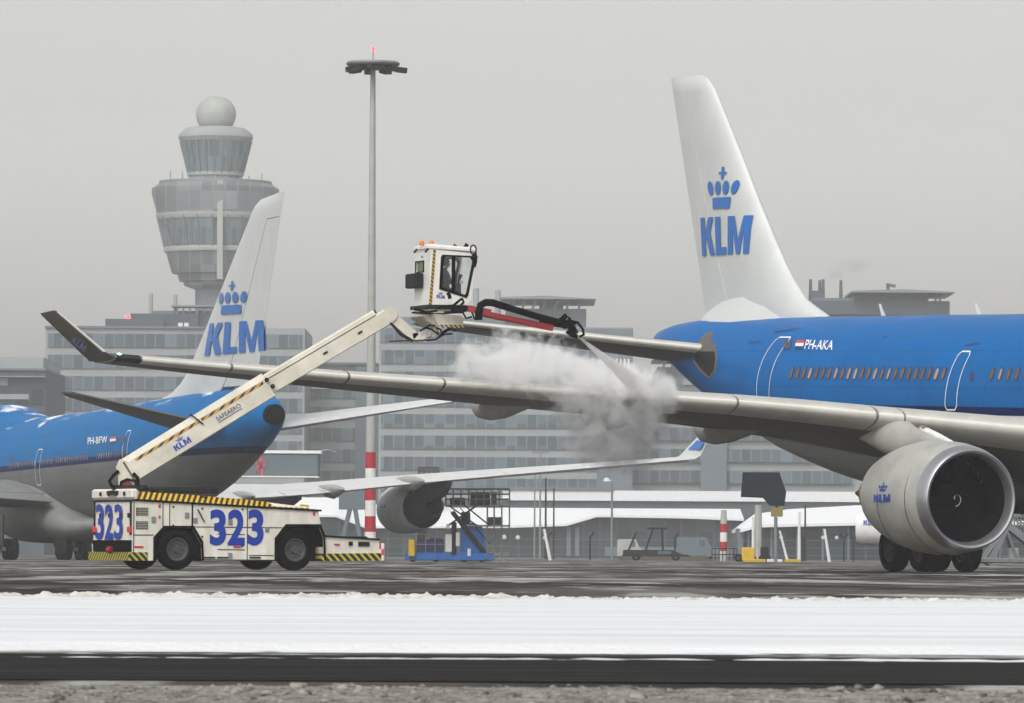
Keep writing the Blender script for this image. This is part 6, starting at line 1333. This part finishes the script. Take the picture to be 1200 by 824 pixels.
# ================================================================== VAPOUR
def vapour(name, label, ells, dens, nscale, gain, nam, off, col, lo, hi, aniso=.0, step=.0):
    """ells: (centre, radii); density follows lumpy noise inside them"""
    m = bpy.data.materials.new(name); m.use_nodes = True; n = m.node_tree; n.nodes.clear(); out = n.nodes.new('ShaderNodeOutputMaterial'); pv = n.nodes.new('ShaderNodeVolumePrincipled')
    pv.inputs['Color'].default_value = (*col, 1); pv.inputs['Anisotropy'].default_value = aniso
    org = Vector([(a + b) / 2 for a, b in zip(lo, hi)])
    tc = n.nodes.new('ShaderNodeTexCoord'); cur = None
    nz0 = n.nodes.new('ShaderNodeTexNoise'); nz0.inputs['Scale'].default_value = nscale * .45; nz0.inputs['Detail'].default_value = 2; n.links.new(tc.outputs['Object'], nz0.inputs[0])
    wv = n.nodes.new('ShaderNodeVectorMath'); wv.operation = 'MULTIPLY_ADD'; n.links.new(nz0.outputs['Color'], wv.inputs[0]); wv.inputs[1].default_value = (.9, .9, .9); n.links.new(tc.outputs['Object'], wv.inputs[2])
    wv2 = n.nodes.new('ShaderNodeVectorMath'); wv2.operation = 'SUBTRACT'; n.links.new(wv.outputs[0], wv2.inputs[0]); wv2.inputs[1].default_value = (.45, .45, .45)
    for c, r in ells:
        s1 = n.nodes.new('ShaderNodeVectorMath'); s1.operation = 'SUBTRACT'; n.links.new(wv2.outputs[0], s1.inputs[0]); s1.inputs[1].default_value = tuple(Vector(c) - org)
        s2 = n.nodes.new('ShaderNodeVectorMath'); s2.operation = 'DIVIDE'; n.links.new(s1.outputs[0], s2.inputs[0]); s2.inputs[1].default_value = r
        ln = n.nodes.new('ShaderNodeVectorMath'); ln.operation = 'LENGTH'; n.links.new(s2.outputs[0], ln.inputs[0])
        f = math_node(n, 'SUBTRACT', 1.0, ln.outputs['Value']); cur = f if cur is None else math_node(n, 'MAXIMUM', cur, f)
    nz = n.nodes.new('ShaderNodeTexNoise'); nz.inputs['Scale'].default_value = nscale; nz.inputs['Detail'].default_value = 7; nz.inputs['Roughness'].default_value = .66; n.links.new(wv2.outputs[0], nz.inputs[0])
    f = math_node(n, 'ADD', cur, math_node(n, 'MULTIPLY', math_node(n, 'SUBTRACT', nz.outputs[0], .5), nam)); f = math_node(n, 'MULTIPLY', math_node(n, 'ADD', f, off), gain, clamp=True)
    f = math_node(n, 'MULTIPLY', math_node(n, 'POWER', f, 1.4), dens); n.links.new(f, pv.inputs['Density']); n.links.new(pv.outputs[0], out.inputs['Volume'])
    o = MB().box(tuple(Vector(lo) - org), tuple(Vector(hi) - org)).build(name, m); o.location = org; tag(o, label, 'vapour', kind='stuff'); return o
def ev(px, py, Y, rx, rz_, ry): return (tuple(W(px, py, Y)), (rx / ppm(Y), ry, rz_ / ppm(Y)))
up_e = [ev(560, 428, 172.2, 34, 24, 1.0), ev(600, 420, 172.2, 48, 32, 1.3), ev(645, 430, 172, 46, 30, 1.4), ev(690, 444, 171.6, 46, 28, 1.4), ev(735, 452, 171.4, 44, 28, 1.4), ev(770, 462, 171.4, 28, 20, 1.2), ev(600, 440, 172, 66, 16, 1.1)]
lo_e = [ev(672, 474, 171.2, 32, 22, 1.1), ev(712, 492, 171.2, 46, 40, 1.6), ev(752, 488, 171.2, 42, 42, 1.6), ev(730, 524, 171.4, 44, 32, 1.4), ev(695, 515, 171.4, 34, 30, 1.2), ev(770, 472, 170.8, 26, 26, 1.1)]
def bounds(es): return [min(c[i] - r[i] * 1.15 for c, r in es) for i in range(3)], [max(c[i] + r[i] * 1.15 for c, r in es) for i in range(3)]
lo, hi = bounds(up_e); vapour('steam_cloud', 'bright white steam billowing over the top of the big jet wing', up_e, 2.3, 2.1, 1.9, 3.4, -.04, (.995, .995, .992), lo, hi)
lo, hi = bounds(lo_e); hi[2] = min(hi[2], 5.6); vapour('steam_cloud', 'steam drifting down under the big jet wing, shade painted in as darker grey', lo_e, 1.35, 2.1, 2.6, 3.8, -.12, (.70, .705, .71), lo, hi)  # same steam as above the wing; shade put into its darker colour
# jet of fluid: a narrow dense cone
n0, n1 = W(678.5, 395, 160.4), W(745, 450, 170.4)
def cone(name, label, rs, dens, col):
    m = bpy.data.materials.new(name); m.use_nodes = True; n = m.node_tree; n.nodes.clear(); out = n.nodes.new('ShaderNodeOutputMaterial'); pv = n.nodes.new('ShaderNodeVolumePrincipled'); pv.inputs['Color'].default_value = (*col, 1); pv.inputs['Anisotropy'].default_value = .2
    tc = n.nodes.new('ShaderNodeTexCoord'); nz = n.nodes.new('ShaderNodeTexNoise'); nz.inputs['Scale'].default_value = 3.5; nz.inputs['Detail'].default_value = 3; n.links.new(tc.outputs['Object'], nz.inputs[0])
    n.links.new(math_node(n, 'MULTIPLY', math_node(n, 'MULTIPLY', math_node(n, 'SUBTRACT', nz.outputs[0], .34), 3.6, clamp=True), dens), pv.inputs['Density']); n.links.new(pv.outputs[0], out.inputs['Volume'])
    pts = [n0.lerp(n1, t) - Vector((0, 0, .45 * t * (t - 1) * 0)) for t in (0, .15, .35, .6, .85, 1)]
    o = MB().tube([p - n0 for p in pts], rs, 16).build(name, m, smooth=True); o.location = n0; tag(o, label, 'spray', kind='stuff'); return o
cone('fluid_spray', 'dense pale jet of de-icing fluid shooting from the nozzle to the wing', [.03, .055, .10, .15, .22, .27], 5.0, (.998, .985, .97))
cs_e = [ev(1000, 312, 1075, 30, 12, 6), ev(980, 322, 1075, 14, 8, 5)]
lo, hi = bounds(cs_e); vapour('chimney_smoke', 'faint smoke drifting right from the roof chimneys behind the big jet', cs_e, .10, .30, 1.6, 2.2, -.05, (.7, .7, .7), lo, hi)

# haze
hz = bpy.data.materials.new('haze'); hz.use_nodes = True; n = hz.node_tree; n.nodes.clear(); out = n.nodes.new('ShaderNodeOutputMaterial'); pv = n.nodes.new('ShaderNodeVolumePrincipled')
pv.inputs['Color'].default_value = (.985, .99, 1, 1); pv.inputs['Density'].default_value = .00025; pv.inputs['Anisotropy'].default_value = 0.0
n.links.new(pv.outputs[0], out.inputs['Volume'])
o = MB().box((-1250, -30, -1), (1250, 2450, 112)).build('haze', hz); tag(o, 'thin even winter haze filling the air over the airport', 'haze', kind='stuff')
